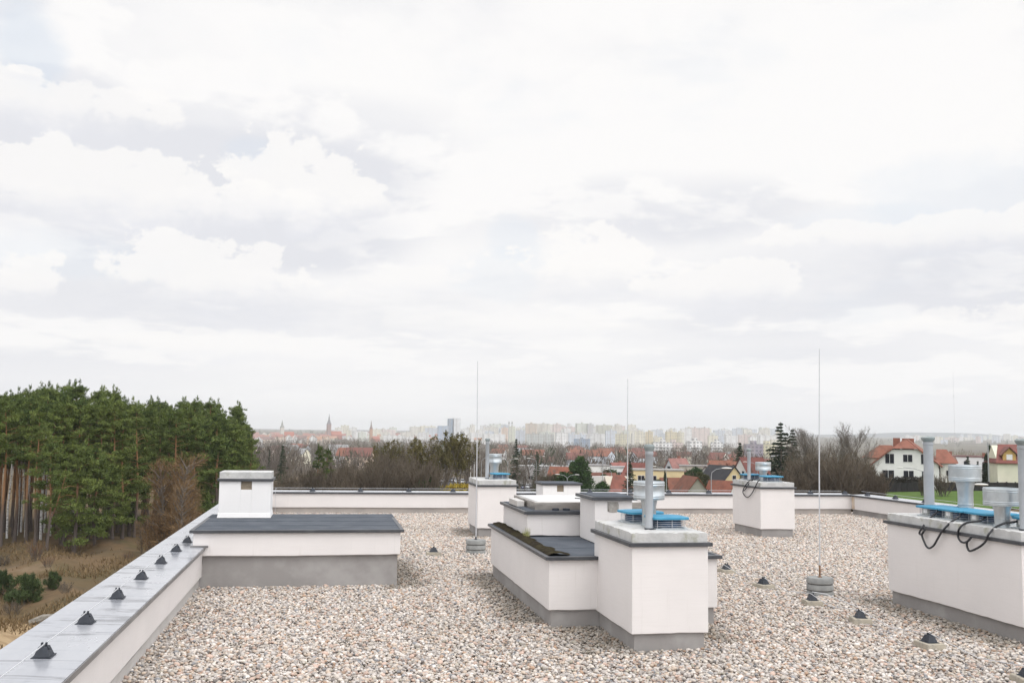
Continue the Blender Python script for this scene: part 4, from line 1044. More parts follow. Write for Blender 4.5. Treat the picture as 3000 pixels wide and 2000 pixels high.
for row in range(6):
    px = -230.0 + row * 17
    while px < 735:
        d = dfront(px) + row * 7.0 + rnd.uniform(-2.2, 2.2)
        if row == 0 and 225 < px < 270: px += 40; continue
        g = spot(px, d)
        ztop = 2 - (topy(px) + 14 + rnd.uniform(-20, 38) + (14 if row < 2 else 0) - (1250 + .0135 * px)) * d / FPX
        h = ztop - g.z
        if row == 0 and px > -20 and fi < len(front_words): lb = front_words[fi]; fi += 1; grp = None
        else: lb = 'dark green pine deep among the other trunks of the pine wood'; grp = 'pines inside the wood'
        k = rnd.choice((6, 7, 2, 6, 7) if (row < 2 and px < 230) else (0, 2, 6) if px < 230 else (1, 3, 4, 5) if row < 3 else (0, 1, 2, 3, 4, 5))
        if px > 640: k = 4
        plant('pine_tree', lb, 'pine tree', g, PINES[k], grp, (h / 17.0 * rnd.uniform(.95, 1.15), h / 17.0 * rnd.uniform(.95, 1.15), h / 17.0))
        px += rnd.uniform(26, 40) if row == 0 else rnd.uniform(30, 46)
for px, d, top, lb in ((118, 97, 1290, 'light green pine in front of the wood with two bare tan trunks below'), ):
    g = spot(px, d); h = 2 - (1205 - 1252) * d / FPX - g.z; plant('pine_tree', lb, 'pine tree', g, PINES[2], None, h / 17)
g = spot(158, 96); plant('pine_tree', 'forked pine with orange twisting limbs at the edge of the wood', 'pine tree', g, FORKED, None, (2 - (1300 - 1252) * 96 / FPX - g.z) / 13.5, rz=.35)
for px, d, h, lb in ((232, 99, 10.5, 'low bushy pine reaching over the grass beside the forked pine'), (290, 103, 9.0, 'low bushy pine at the middle of the wood edge'), (345, 106, 7.5, 'short bushy pine near the bare larch'), (205, 104, 9.5, 'low bushy pine behind the forked pine'), (395, 113, 10.0, 'low bushy pine behind the bare larch'), (640, 118, 11, 'low bushy pine just over the white chimney'), (560, 121, 12, 'low bushy pine between the larch and the chimney'), (690, 125, 11, 'low bushy pine at the roof end of the wood')):
    plant('pine_tree', lb, 'pine tree', spot(px, d), LOWPINE[rnd.randrange(2)], None, h / 9)
bm = MB(); bm.tube([(0, 0, -.2), (.1, 0, 4), (-.1, .1, 8), (.1, 0, 13)], [.14, .12, .09, .03], 8)
bt = twig_tree(222, 13, .5, 1, .55, M_TWIGG, 3, (8, 5, 4))
BIRCH = (bm.mesh('trunk', M_BIRCH), bt[1])
for px, d, wh in ((38, 109, 'at the outer end'), (66, 112, 'second from the outer end'), (78, 117, 'deep behind the outer trunks'), (92, 110, 'in the brightest gap'), (97, 121, 'far back in the brightest gap'), (123, 113, 'between the tan trunk and the forked pine'), (136, 108, 'just beside the forked pine'), (146, 116, 'behind the forked pine'), (163, 112, 'under the forked limbs'), (203, 113, 'under the low boughs'), (227, 116, 'behind the low bushy pine'), (250, 118, 'in the middle of the wood'), (291, 122, 'near the bare larch')):
    plant('birch_tree', 'white birch trunk showing ' + wh + ' of the pine wood', 'birch tree', spot(px, d), BIRCH, 'birches among the pines', rnd.uniform(.8, 1.05))
# bare larches
rgl = twig_tree(301, 12.0, .95, 1, .05, M_LARCH, 3, (60, 10, 5), None, 0, .05, .35, .42)
for px, d, top, lb in ((528, 92, 1322, 'tallest bare rust brown larch in front of the pine wood'), (500, 93, 1340, 'bare brown larch leaning on the tallest one'), (556, 94, 1348, 'bare brown larch between the tallest one and the white chimney'), (585, 96, 1380, 'lower bare brown larch beside the white chimney'), (474, 94, 1395, 'young bare brown larch at the wood edge'), (450, 96, 1455, 'small bare brown larch by the grass'), (432, 98, 1520, 'smallest bare brown larch by the grass'), (540, 90, 1400, 'bare brown larch standing before the others')):
    g, s = by_top(px, d, top, rgl); plant('larch_tree', lb, 'larch tree', g, rgl, None, (s * .86, s * .86, s))

# -- waste ground below the wood
SAP = leafy_meshes(401, (1.5, 1.25, 2.2), 4200, .42, .05, crown_mat('young spruce needles', (0.022, .040, .018), (0.075, .105, .038)), 46, .24, .95)
BUSH = twig_tree(402, 1.9, .5, 7, .1, M_BRACKEN, 2, (8, 6), None, 0, .022)
TWB = twig_tree(403, 2.0, .5, 8, .1, M_TWIG, 2, (9, 7), None, 0, .022)
def on_ground(px, py):
    d = (FW * FPX + RT * (px - CX) + UP * (CY - py)); t = 20.0
    for _ in range(60):
        p = EYE + d * (t / FPX); t += (p.z - gz(p.x, p.y)) * 4
    return Vector((p.x, p.y, gz(p.x, p.y)))
for px, py, ms, s, lb, nm in ((70, 1768, SAP, .92, 'biggest dark green young spruce on the waste ground', 'young_spruce'), (-6, 1745, SAP, .8, 'dark green young spruce cut by the picture edge', 'young_spruce'), (152, 1722, SAP, .55, 'small faint green young spruce between grass tussocks', 'young_spruce'),
                             (34, 1760, BUSH, .9, 'rusty dry shrub between two young spruces', 'dry_shrub'), (105, 1640, BUSH, 1.15, 'rusty dry shrub at the foot of the tan pine trunk', 'dry_shrub'), (140, 1660, BUSH, .7, 'small rusty shrub before the forked pine', 'dry_shrub'), (190, 1735, TWB, .6, 'leafless brown shrub in front of the grassy mounds', 'dry_shrub'), (40, 1800, TWB, .7, 'leafless dark shrub above the sandy bank', 'dry_shrub'), (5, 1660, TWB, .9, 'leafless shrub under the outer pines', 'dry_shrub'), (375, 1640, BUSH, .6, 'rusty shrub close to the metal cap', 'dry_shrub')):
    plant(nm, lb, 'shrub', on_ground(px, py), ms, None, (s, s * .9, s * rnd.uniform(.8, 1.0)))
def grass():
    rg = np.random.default_rng(9); n = 17000
    px = rg.uniform(-150, 520, n); d = rg.uniform(46, 103, n) ; P = []; keep = []
    for i in range(n):
        p = at(px[i], 1270, d[i]); k = math.sin(p.x * .31 + 1) * math.sin(p.y * .27 + 2) + .5 * math.sin(p.x * .8 - p.y * .5)
        if k + rg.normal(0, .22) < .12: continue
        P.append((p.x, p.y, gz(p.x, p.y) + .08)); keep.append(min(1, max(0, .5 + .4 * k)))
    P = np.array(P); m = len(P); D = np.stack([rg.normal(0, .5, m), rg.normal(0, .5, m), np.ones(m)], 1); D /= np.linalg.norm(D, axis=1, keepdims=True)
    L = rg.uniform(.18, .55, m); P[:, 2] += L * .35
    me = blades_mesh('dry_grass', [tris(P, D, L, rg.uniform(.05, .12, m), np.clip(np.array(keep) + rg.normal(0, .2, m), 0, 1), rg)], M_STRAW)
    tag(link('dry_grass', me), kind='stuff')
grass()
p = on_ground(60, 1880); sheet('sand', p.x, p.y, 5.0, 6.0, pmat('bare sand', (0.36, .26, .15), .95, c2=(0.25, .17, .09), scale=1.2, bump=.05, bscale=3), .3, dz=.04, wob=.2)
lg = MB(); a = on_ground(85, 1832); b = on_ground(170, 1812)
lg.tube([a + Vector((0, 0, .15)), a.lerp(b, .5) + Vector((0, 0, .22)), b + Vector((0, 0, .15))], [.2, .28, .18], 8)
tag(lg.build('fallen_log', pmat('grey dead wood', (0.24, .22, .19), .9, c2=(0.12, .11, .09), scale=4)), 'grey fallen log lying on the sandy bank by the metal cap', 'log')

# -- leafless trees and thickets
TREES = [twig_tree(500 + k, 10, s, 1, lo, M_TWIG, 4, (9, 6, 5, 4), None, 0, .05) for k, (s, lo) in enumerate(((.55, .25), (.5, .2), (.62, .3)))]
GREYT = [twig_tree(520 + k, 11, .48, 1, .28, M_TWIGG, 4, (10, 6, 5, 3), None, 0, .045, .9) for k in range(2)]
THICK = [twig_tree(540 + k, 8, .45, 8, .10, M_TWIG, 3, (11, 9, 7), None, 0, .055, .9) for k in range(3)]
OLIVE = [twig_tree(560 + k, 12, .5, 1, .32, M_TWIG, 4, (9, 6, 4, 3), M_CATKIN, 3, .045, .8) for k in range(2)]
BIG = [twig_tree(580 + k, 13, .58, 1, .12, M_TWIGG, 4, (16, 10, 8, 5), None, 0, .045, .9) for k in range(2)]
TH = [(870, 1375), (905, 1358), (940, 1352), (975, 1350), (1010, 1344), (1045, 1334), (1080, 1322), (1115, 1312), (1150, 1308), (1185, 1312), (1220, 1330), (1250, 1350), (845, 1390), (890, 1378), (960, 1372), (1030, 1362), (1100, 1346), (1170, 1340), (1235, 1362), (1265, 1385), (800, 1385), (820, 1400), (1200, 1370), (1130, 1360)]
ends = {845: 'where it begins beside the chimney', 870: 'at its chimney end', 1265: 'at its lamp end', 1250: 'nearly at its lamp end', 1150: 'where it stands highest'}
for i, (px, yt) in enumerate(TH):
    d = 128 + (i % 5) * 9 + rnd.uniform(-4, 4) - (14 if i > 11 else 0); g, s = by_top(px, d, yt, THICK[i % 3])
    plant('bare_thicket', 'dense leafless brown thicket behind the far parapet' + (', ' + ends[px] if px in ends else ''), 'thicket', g, THICK[i % 3], 'bare thicket trees behind the far parapet', (s * 1.15, s * 1.15, s))
for i, (px, yt, d) in enumerate(((1085, 1302, 172), (1125, 1295, 178), (1160, 1290, 170), (1200, 1286, 176), (1235, 1284, 168))):
    g, s = by_top(px, d, yt, OLIVE[i % 2]); plant('budding_tree', 'tall greyish tree with olive buds behind the thicket', 'bare tree', g, OLIVE[i % 2], 'olive budded trees behind the thicket', s)
for px, yt, d, lb in ((1270, 1280, 165, 'tall olive budded tree before the parked cars'), (1310, 1272, 162, 'tall olive budded tree with thick trunk behind the lamp posts'), (1338, 1266, 158, 'tallest olive budded tree, nearest the thin rod'), (1372, 1270, 160, 'olive budded tree just by the thin rod')):
    ms = OLIVE[rnd.randrange(2)]; g, s = by_top(px, d, yt, ms); plant('budding_tree', lb, 'bare tree', g, ms, None, s)
for px, yt, d, ms, h0, lb in ((775, 1318, 190, GREYT[0], 11.2, 'pale grey leafless tree just past the pine wood'), (800, 1330, 175, GREYT[1], 11.2, 'second pale grey leafless tree past the pine wood'), (762, 1345, 165, GREYT[0], 11.2, 'grey leafless tree touching the pine wood'), (845, 1335, 210, TREES[0], 10.2, 'brown leafless tree behind the chimney roof'),
                              (1545, 1338, 190, TREES[0], 10.2, 'broad leafless brown tree under the tall spruce'), (1560, 1350, 186, TREES[1], 10.2, 'leafless brown tree on the shoulder of the spruce'), (1528, 1345, 184, TREES[2], 10.2, 'leafless brown tree on the near shoulder of the spruce'), (1590, 1375, 195, THICK[1], 8.2, 'low leafless scrub beside the broad brown tree'),
                              (1440, 1360, 200, TREES[1], 10.2, 'leafless tree behind the cowl of the far block'), (1385, 1350, 220, THICK[0], 8.2, 'dark scrub between the flag poles')):
    g, s = by_top(px, d, yt, ms); plant('bare_tree', lb, 'bare tree', g, ms, None, s)
# the big pair and scrub beside the white house
for px, yt, d, ms, h0, lb, w_ in ((2503, 1236, 165, BIG[0], 13.3, 'tallest leafless tree with a fan of bare twigs beside the white house', 1.45), (2375, 1250, 160, BIG[1], 13.3, 'big leafless tree with twigs above the skyline behind the tall rod', 1.4), (2440, 1275, 168, TREES[0], 10.2, 'leafless tree between the two biggest bare trees', 1.1), (2340, 1290, 158, TREES[1], 10.2, 'leafless tree beside the big dark spruce', 1.1)):
    g, s = by_top(px, d, yt, ms); plant('bare_tree', lb, 'bare tree', g, ms, None, (s * w_, s * w_, s))
for i, (px, yt) in enumerate(((2322, 1330), (2350, 1318), (2380, 1312), (2410, 1308), (2440, 1312), (2470, 1310), (2500, 1318), (2528, 1332), (2550, 1350), (2335, 1350), (2375, 1345), (2415, 1340), (2455, 1342), (2495, 1348), (2300, 1380), (2535, 1375), (2395, 1370), (2475, 1372))):
    d = 128 + (i % 4) * 6; g, s = by_top(px, d, yt, THICK[i % 3])
    plant('bare_thicket', 'dense leafless brown thicket behind the tall free standing rod', 'thicket', g, THICK[i % 3], 'bare thicket trees behind the tall rod', (s * 1.05, s * 1.05, s))
# conifers
SPR = spruce_meshes(601, 14, 2.7, 26, 10); SPR2 = spruce_meshes(602, 14, 4.2, 22, 9, None, -.04, 60); SPR3 = spruce_meshes(603, 10, 2.6, 22, 10)
for px, yt, d, ms, h0, lb, w_ in ((1513, 1289, 205, SPR, 13.8, 'tall dark spruce above the broad brown tree', 1.0), (1574, 1325, 240, SPR3, 9.8, 'narrow dark spruce beside a thin street lamp', .75), (1846, 1352, 170, SPR3, 9.8, 'dark spruce in front of the red roofs', 1.1), (2168, 1300, 260, SPR3, 9.8, 'dark spruce between the roofs and the thin pipe', 1.15),
                              (2288, 1243, 165, SPR2, 13.8, 'large open branched dark spruce beside the bare thicket', 1.45), (2322, 1262, 172, SPR2, 13.8, 'second dark spruce on the shoulder of the large one', 1.2), (830, 1308, 230, SPR3, 9.8, 'dark green conifer behind the white chimney', .9), (792, 1318, 260, SPR, 13.8, 'bluish conifer among the grey trees past the wood', .7),
                              (2833, 1338, 230, SPR3, 9.8, 'small green conifer in front of the flat white house', 1.1), (2862, 1352, 225, SPR3, 9.8, 'tiny green conifer by the flat white house', 1.0), (1403, 1372, 230, SPR3, 9.8, 'dark conifer behind the flag poles', .9), (1445, 1362, 245, SPR3, 9.8, 'dark conifer behind the far block pipe', .8)):
    g, s = by_top(px, d, yt, ms); plant('spruce_tree', lb, 'spruce', g, ms, None, (s * w_, s * w_, s))
g, s = by_top(932, 145, 1306, 17); 
plant('pine_tree', 'lone round headed pine sticking out of the bare thicket', 'pine tree', g, PINES[3], None, (s, s, s)); g, s = by_top(960, 148, 1316, 17); plant('pine_tree', 'smaller pine beside the lone round headed one', 'pine tree', g, PINES[5], None, s)
RND = leafy_meshes(620, (1.9, 1.9, 5.0), 5200, .40, .13, M_SHRUB, 22)
for px, yt, d, lb, w_ in ((1695, 1334, 190, 'round headed green pine between orange roof and white house', 1.1), (1665, 1380, 175, 'wide dark green shrub under the round headed pine', 1.6), (1250, 1386, 128, 'rounded dark green shrub behind the far parapet', 1.25), (1228, 1406, 126, 'low green shrub beside the rounded one', 1.2), (1700, 1412, 168, 'dark green bush by the white garden wall', 1.4), (1765, 1408, 166, 'dark rounded bush before the big red roof', 1.6), (1790, 1370, 260, 'green bush behind the white cube house', 2.0), (2020, 1372, 230, 'olive green bush before the beige house', 1.3), (2045, 1366, 235, 'green bush beside the small white gable', 1.2)):
    g, s = by_top(px, d, yt, RND); plant('evergreen_bush', lb, 'bush', g, RND, None, (s * w_, s * w_, s))
THU = leafy_meshes(630, (.9, .9, 8.0), 4200, .42, .14, M_THUJA, 30)
for px, yt, d, lb in ((2897, 1300, 190, 'taller dark columnar cypress beside the yellow house'), (2918, 1304, 192, 'shorter dark columnar cypress touching the yellow house'), (1949, 1378, 185, 'thin dark columnar cypress beside the thick vent pipe'), (2884, 1330, 195, 'dark cypress in front of the flat white house corner')):
    g, s = by_top(px, d, yt, THU); plant('cypress_tree', lb, 'cypress', g, THU, None, (s * .95, s * .95, s))
TWR = twig_tree(640, 3.2, .4, 14, .1, M_TWIG, 3, (9, 7, 4), None, 0, .03, .9)
g, s = by_top(2757, 158, 1388, TWR); plant('round_bush', 'round leafless brown bush on the lawn behind the thick pipe', 'bush', g, TWR, None, s * 1.1)
g, s = by_top(2700, 160, 1392, TWR); plant('round_bush', 'narrow leafless bush at the lamp post on the lawn', 'bush', g, TWR, None, (s * .6, s * .6, s))
g, s = by_top(2560, 160, 1412, TWR); plant('round_bush', 'low leafless purple brown bush at the lawn corner', 'bush', g, TWR, None, (s * 1.6, s * 1.6, s))
YEL = leafy_meshes(650, (2.4, 1.0, 1.7), 2600, .2, .08, M_YELLOW, 18)
for k, px in enumerate((1318, 1338, 1358)):
    g, s = by_top(px, 150, 1414, YEL); plant('forsythia_bush', 'yellow flowering shrub ' + ('at the thicket end', 'in the middle', 'at the vent block end')[k] + ' of the yellow hedge', 'bush', g, YEL, 'yellow hedge beside the parking lot', max(s, .8), rz=-.2)

# ================================================================ HOUSES
def plaster(c, nm=None):
    return pmat(nm or 'plaster %02x%02x%02x' % tuple(int(v * 255) for v in c), c, .9, c2=tuple(v * .86 for v in c), scale=.5, lo=.4, hi=.8, third=(tuple(v * .7 for v in c), .35, .62, .85))
def tiles(c):
    nm = 'tiles %02x%02x%02x' % tuple(int(v * 255) for v in c)
    if nm in MATS: return MATS[nm]
    m = pmat(nm, c, .8, c2=tuple(v * .62 for v in c), scale=.9, lo=.35, hi=.75, third=((.09, .075, .06), .5, .55, .8))
    t = NT(m.node_tree); b = [n for n in t.n if n.type == 'BSDF_PRINCIPLED'][0]
    old = b.inputs['Base Color'].links[0].from_socket
    z = t.xyz(t.add('ShaderNodeTexCoord').outputs['Object'])[2]
    row = t.math('FRACT', t.math('MULTIPLY', z, 4.5))
    t.put(b.inputs['Base Color'], t.mix(t.ramp(row, .75, .98, 0, .45), old, tuple(v * .45 for v in c)))
    return m
M_PANE = pmat('window glass', (0.020, .022, .030), .08, spec=.6)
M_FRAME = pmat('white window frame', (0.72, .72, .72), .5)
M_BRICKW = pmat('chimney brick', (0.27, .11, .075), .9, c2=(0.20, .09, .065), scale=3)
RED, ORANGE, BROWN, DARK, PINK = (0.20, .085, .068), (0.27, .115, .075), (0.14, .072, .055), (0.030, .031, .037), (0.33, .165, .145)

def window(t, face, u, z, w_, h_, hw, hd, split=1):
    """a framed window on a wall: face 's' (-y), 'n', 'w' (-x) or 'e'; u along the wall, z its foot"""
    def P(a, b, c):
        return {'s': (a, -hd - c, b), 'n': (-a, hd + c, b), 'e': (hw + c, a, b), 'w': (-hw - c, -a, b)}[face]
    def bx(a0, a1, b0, b1, c0, c1):
        return MB().hexa([P(a0, b0, c1), P(a1, b0, c1), P(a1, b0, c0), P(a0, b0, c0), P(a0, b1, c1), P(a1, b1, c1), P(a1, b1, c0), P(a0, b1, c0)])
    f = bx(u - w_ / 2 - .07, u + w_ / 2 + .07, z - .07, z + h_ + .07, .002, .05).build('window', M_FRAME, t, world=False)
    mb = MB()
    for k in range(split):
        a0 = u - w_ / 2 + w_ * k / split + .04 * (k > 0); a1 = u - w_ / 2 + w_ * (k + 1) / split - .04 * (k < split - 1)
        q = bx(a0, a1, z, z + h_, .052, .06); mb.add(q.v, q.f)
    mb.build('pane', M_PANE, f, world=False)
    return f

def house(label, px, d, w_, dp, h, rh, wall, roof, face=0.0, ridge='x', wins=(), chim=(), over=.45, cut=0.0, yt=None, name='house', cat='house', hip=0.0):
    """gable house; face: how far its front (-y side) turns from looking straight at the camera"""
    g = spot(px, d); az = math.atan2(g.x, g.y)
    z0 = g.z if yt is None else 2 - (yt - (1249 + .0135 * px)) * d / FPX - (h + rh + .25)
    t = thing(name, label, cat, (g.x, g.y, z0), None, -az + face)
    hw, hd = w_ / 2, dp / 2
    mw = plaster(wall); mr = tiles(roof)
    mb = MB()
    if ridge == 'x':
        mb.prism([(-hd, -5), (hd, -5), (hd, h), (0, h + rh), (-hd, h)], 'x', -hw, hw)
    elif ridge == 'y':
        mb.prism([(-hw, -5), (hw, -5), (hw, h), (0, h + rh), (-hw, h)], 'y', -hd, hd)
    else:
        mb.box(-hw, hw, -hd, hd, -5, h)
    mb.build('wall', mw, t, world=False)
    th = .22; rm = MB()
    if ridge in 'xy':
        half, ln = (hd, hw) if ridge == 'x' else (hw, hd)
        sl = rh / half; e = half + over; ze = h - sl * over
        lo = ln + over * .7
        def q(u, v, z): return (u, v, z) if ridge == 'x' else (v, u, z)
        hp = lo - hip
        for sgn in (-1, 1):
            rm.hexa([q(-lo, sgn * e, ze + .02), q(lo, sgn * e, ze + .02), q(hp, 0, h + rh + .02), q(-hp, 0, h + rh + .02),
                     q(-lo, sgn * e, ze + th), q(lo, sgn * e, ze + th), q(hp, 0, h + rh + th), q(-hp, 0, h + rh + th)])
        if hip:
            for sgn in (-1, 1):
                rm.add([q(sgn * lo, -e, ze + th), q(sgn * lo, e, ze + th), q(sgn * hp, 0, h + rh + th), q(sgn * lo, -e, ze + .02), q(sgn * lo, e, ze + .02)], [(0, 1, 2), (0, 3, 4, 1)])
    else:
        rm.box(-hw - .15, hw + .15, -hd - .15, hd + .15, h, h + .3)
    ro = rm.build('roof', mr, t, world=False)
    for (cx_, cy_, ch_) in chim:
        MB().box(cx_ - .35, cx_ + .35, cy_ - .3, cy_ + .3, h, h + rh + ch_).build('chimney', M_BRICKW, ro, world=False)
    for wn in wins: window(t, *wn[:5], hw, hd, *(wn[5:] or (1,)))
    return t
W2 = lambda f, us, z, w_=1.1, h_=1.3, sp=2: [(f, u, z, w_, h_, sp) for u in us]

# the big white house with the half hipped red roof
def white_house():
    g = spot(2656, 188); az = math.atan2(g.x, g.y)
    t = thing('white_house', 'big white three storey house with red half hipped roof behind the dark hedge', 'house', (g.x, g.y, g.z - .3), None, -az - .05)
    hw, hd = 5.55, 6.0; we = 5.2; zt = 7.9
    prof = [(-hw, -1.5), (hw, -1.5), (hw, we), (2.2, zt), (-2.2, zt), (-hw, we)]
    MB().prism(prof, 'y', -hd, hd).build('wall', plaster((0.80, .80, .775)), t, world=False)
    MB().box(-hw - .02, hw + .02, -hd - .03, hd, -1.5, .95).build('plinth', plaster((0.52, .43, .33)), t, world=False)
    m = tiles((0.27, .105, .07)); mb = MB(); o = .55
    def slab(a, b, c, d):
        n = (Vector(b) - Vector(a)).cross(Vector(d) - Vector(a)).normalized(); n = n if n.z > 0 else -n
        lo_ = [Vector(p) + n * .04 for p in (a, b, c, d)]; hi_ = [p + n * .24 for p in lo_]
        mb.hexa(lo_ + hi_)
    k = (zt - we) / (hw - 2.2); zr = zt + 2.2 * k
    for s_ in (-1, 1):
        slab((s_ * (hw + o), -hd - o, we - o * k), (s_ * (hw + o), hd + o, we - o * k), (s_ * 2.2, hd + o, zt), (s_ * 2.2, -hd - o, zt))
        slab((s_ * 2.2, -hd - o, zt), (s_ * 2.2, hd + o, zt), (0, hd - 2.2, zr), (0, -hd + 2.2, zr))
    for s_ in (-1, 1): mb.add([(-2.2, s_ * (hd + o), zt + .2), (2.2, s_ * (hd + o), zt + .2), (0, s_ * (hd - 2.2), zr + .2)], [(0, 1, 2)])
    ro = mb.build('roof', m, t, world=False)
    MB().box(-2.4, -1.2, -.4, .5, zt, zr + .35).build('chimney', M_BRICKW, ro, world=False)
    MB().box(-.9, 1.2, 1.2, 1.8, zt, zr + .3).build('chimney', M_BRICKW, ro, world=False)
    for u in (-2.7, .4, 3.4): window(t, 's', u, 5.35 + (.35 if abs(u) < 1 else 0), 1.5 if abs(u) > 1 else 1.55, 1.75 if abs(u) > 1 else 1.3, hw, hd, 2)
    for u, w_ in ((-3.0, 2.0), (.5, 1.7), (3.7, 1.9)): window(t, 's', u, 2.75, w_, 1.35, hw, hd, 2)
    for u, w_ in ((-3.5, 1.3), (-1.8, 1.2), (1.5, 1.3)): window(t, 's', u, -.2, w_, .85, hw, hd + .03, 1)
    for u in (-3, 2.5): window(t, 'w', u, 2.7, 1.3, 1.35, hw, hd, 2)
    # rear wing with its own red hip
    rw = MB().box(-hw - 2.2, -hw + .5, 1.0, 9.5, -1.5, 6.2); rw.build('rear_wing', plaster((0.62, .57, .50)), t, world=False)
    mb = MB(); mb.hexa([(-hw - 2.7, .4, 6.2), (-hw + 4.0, .4, 6.2), (-hw + 4.0, 10, 6.2), (-hw - 2.7, 10, 6.2), (-hw + .4, 3.4, 8.6), (-hw + 2.6, 3.4, 8.6), (-hw + 2.6, 7, 8.6), (-hw + .4, 7, 8.6)])
    mb.build('rear_roof', tiles((0.26, .11, .07)), t, world=False)
    MB().box(hw + .2, hw + 2.6, -1.5, 8.0, -1.5, 5.4).build('side_wing', plaster((0.74, .73, .68)), t, world=False)
    mb = MB(); mb.hexa([(hw - .6, -2.1, 5.5), (hw + 3.2, -2.1, 5.5), (hw + 3.2, 8.6, 5.5), (hw - .6, 8.6, 5.5), (hw - .5, 1.6, 8.0), (hw + 1.2, 1.6, 8.0), (hw + 1.2, 5, 8.0), (hw - .5, 5, 8.0)])
    mb.build('side_roof', m, t, world=False)
    f = MB().box(hw + 1.2, hw + 1.9, -1.56, -1.5, 3.2, 4.2).build('window', M_PANE, t, world=False)
white_house()
# roofs of the suburb
house('dark roofed pale yellow house with a gable, beside the block with looped cables', 2114, 215, 8.4, 7.4, 4.4, 4.0, (0.62, .52, .30), DARK, -.92, 'x', W2('e', (.0,), 5.6, .9, 1.0, 1) + W2('e', (-2.4, 2.2), 2.2, 1.0, 1.3, 1) + W2('s', (-3, 0), 2.0), [(1.5, .5, .7)], yt=1361)
house('low house with brown red roof and small white gable in front of the dark roof', 2114, 180, 4.6, 3.6, 2.3, 2.2, (0.70, .68, .64), (0.24, .085, .055), -.5, 'x', W2('e', (0.2,), 2.3, .7, .8, 1), [], yt=1405)
house('brown roofed house with a grey stone gable facing the roof', 2022, 184, 6.6, 8.6, 3.0, 4.2, (0.33, .31, .27), (0.20, .075, .045), .30, 'y', W2('s', (-1.6, 1.5), 1.0, .8, 1.0, 1), [], yt=1392)
house('low wing with mottled brown roof joined to the grey gable house', 1978, 196, 5.6, 5.0, 2.6, 3.4, (0.36, .33, .29), (0.22, .085, .055), .22, 'x', [], [], yt=1397)
house('house with pale blue white gable and faded pink roof', 1984, 270, 6.0, 5.6, 6.2, 4.2, (0.60, .63, .66), PINK, .75, 'x', W2('w', (0,), 7.0, 1.2, 1.5, 1) + W2('w', (-1.6, 1.6), 3.4) + W2('s', (-2, 2), 3.2), [(1, .4, .8)], yt=1341)
house('flat yellow house with a balcony behind the thick vent pipe', 1925, 222, 11.0, 7.0, 5.6, 0, (0.70, .58, .34), (0.36, .35, .33), .1, 'flat', W2('s', (-3.8, -1.2), 3.2, 1.4, 1.3) + W2('s', (2.6,), 1.6, 3.6, 1.4, 3), [], yt=1373)
house('small yellow house with brown eaves and a slanted dark gable edge', 1978, 232, 5.8, 6.5, 4.4, 2.2, (0.70, .58, .27), BROWN, -.2, 'x', W2('s', (-1,), 2.4), [], yt=1377)
house('beige flat topped house with one small dark window', 2042, 262, 9.0, 8.0, 6.9, 0, (0.50, .46, .40), (0.30, .28, .27), .0, 'flat', W2('s', (-1.6,), 4.4, .8, .9, 1), [(3.0, 1, .9)], yt=1362)
house('little white gabled house with dark roof edges', 2066, 240, 4.6, 6, 4.4, 2.8, (0.70, .69, .66), (0.08, .055, .05), .0, 'y', W2('s', (0,), 3.6, .9, 1.3, 2), [], yt=1363)
house('wide orange red roof behind the dark roofed house', 2117, 275, 7, 6, 6.0, 4.0, (0.64, .6, .52), ORANGE, .1, 'x', [], [(2.5, .3, .9)], yt=1347)
house('dark red roofed house with white gable behind the cowl of the cabled block', 2200, 245, 7.0, 6.0, 5.0, 4.2, (0.72, .71, .67), (0.17, .055, .045), .75, 'x', W2('w', (-1, 1), 4.8, .8, 1.3, 1), [], yt=1338)
house('white gabled house with dusty red roof beside the dark spruce', 1813, 290, 6.4, 5.6, 5.2, 4.0, (0.74, .74, .70), (0.33, .135, .115), .85, 'x', W2('w', (-.8, .9), 4.4, 1.0, 1.1, 1) + W2('w', (-2, 2), 1.6), [(1, .4, .6)], yt=1353)
house('dark red roofed house half hidden behind the dark spruce', 1872, 238, 6.0, 6, 4.0, 3.0, (0.64, .60, .50), (0.21, .072, .058), -.5, 'x', W2('e', (0,), 4.6), [], yt=1354)
house('big brick red hipped roof close behind the far parapet', 1812, 180, 5.2, 4.8, 2.6, 2.9, (0.55, .5, .42), (0.24, .085, .062), .35, 'x', [], [], .5, hip=2.0, yt=1389)
house('white cube house behind the red roofs', 1738, 262, 7.2, 7, 6.0, 0, (0.78, .78, .76), (0.34, .33, .33), .25, 'flat', W2('s', (-1.8, 1.8), 3.0), [], yt=1360)
house('long low white house beside the white cube house', 1786, 270, 8.5, 7, 5.0, 0, (0.76, .76, .75), (0.40, .40, .40), .1, 'flat', W2('s', (-2.5, 0, 2.5), 2.6), [], yt=1365)
house('orange roofed house with a pale yellow gable edge by the round pine', 1655, 222, 6.5, 6, 3.9, 3.4, (0.70, .60, .36), (0.27, .10, .062), -.35, 'x', [], [], yt=1366)
house('low brown roofed house beside the yellow gable edge', 1748, 218, 8.0, 6.5, 3.6, 2.4, (0.42, .33, .24), (0.17, .07, .05), .1, 'x', [], [], yt=1382)
house('long grey flat roofed workshop with pale roof edge', 1606, 345, 20.0, 9, 6.5, 0, (0.42, .40, .39), (0.50, .50, .49), .05, 'flat', W2('s', (-6, -3, 0, 3, 6), 2.2, 1.6, 1.2, 2), [], name='workshop', cat='workshop', yt=1363)
house('grey low garage row with rusty door behind the far block', 1540, 350, 9, 7, 5.4, 0, (0.38, .30, .27), (0.42, .42, .42), .0, 'flat', [], [], name='garage', cat='garage', yt=1366)
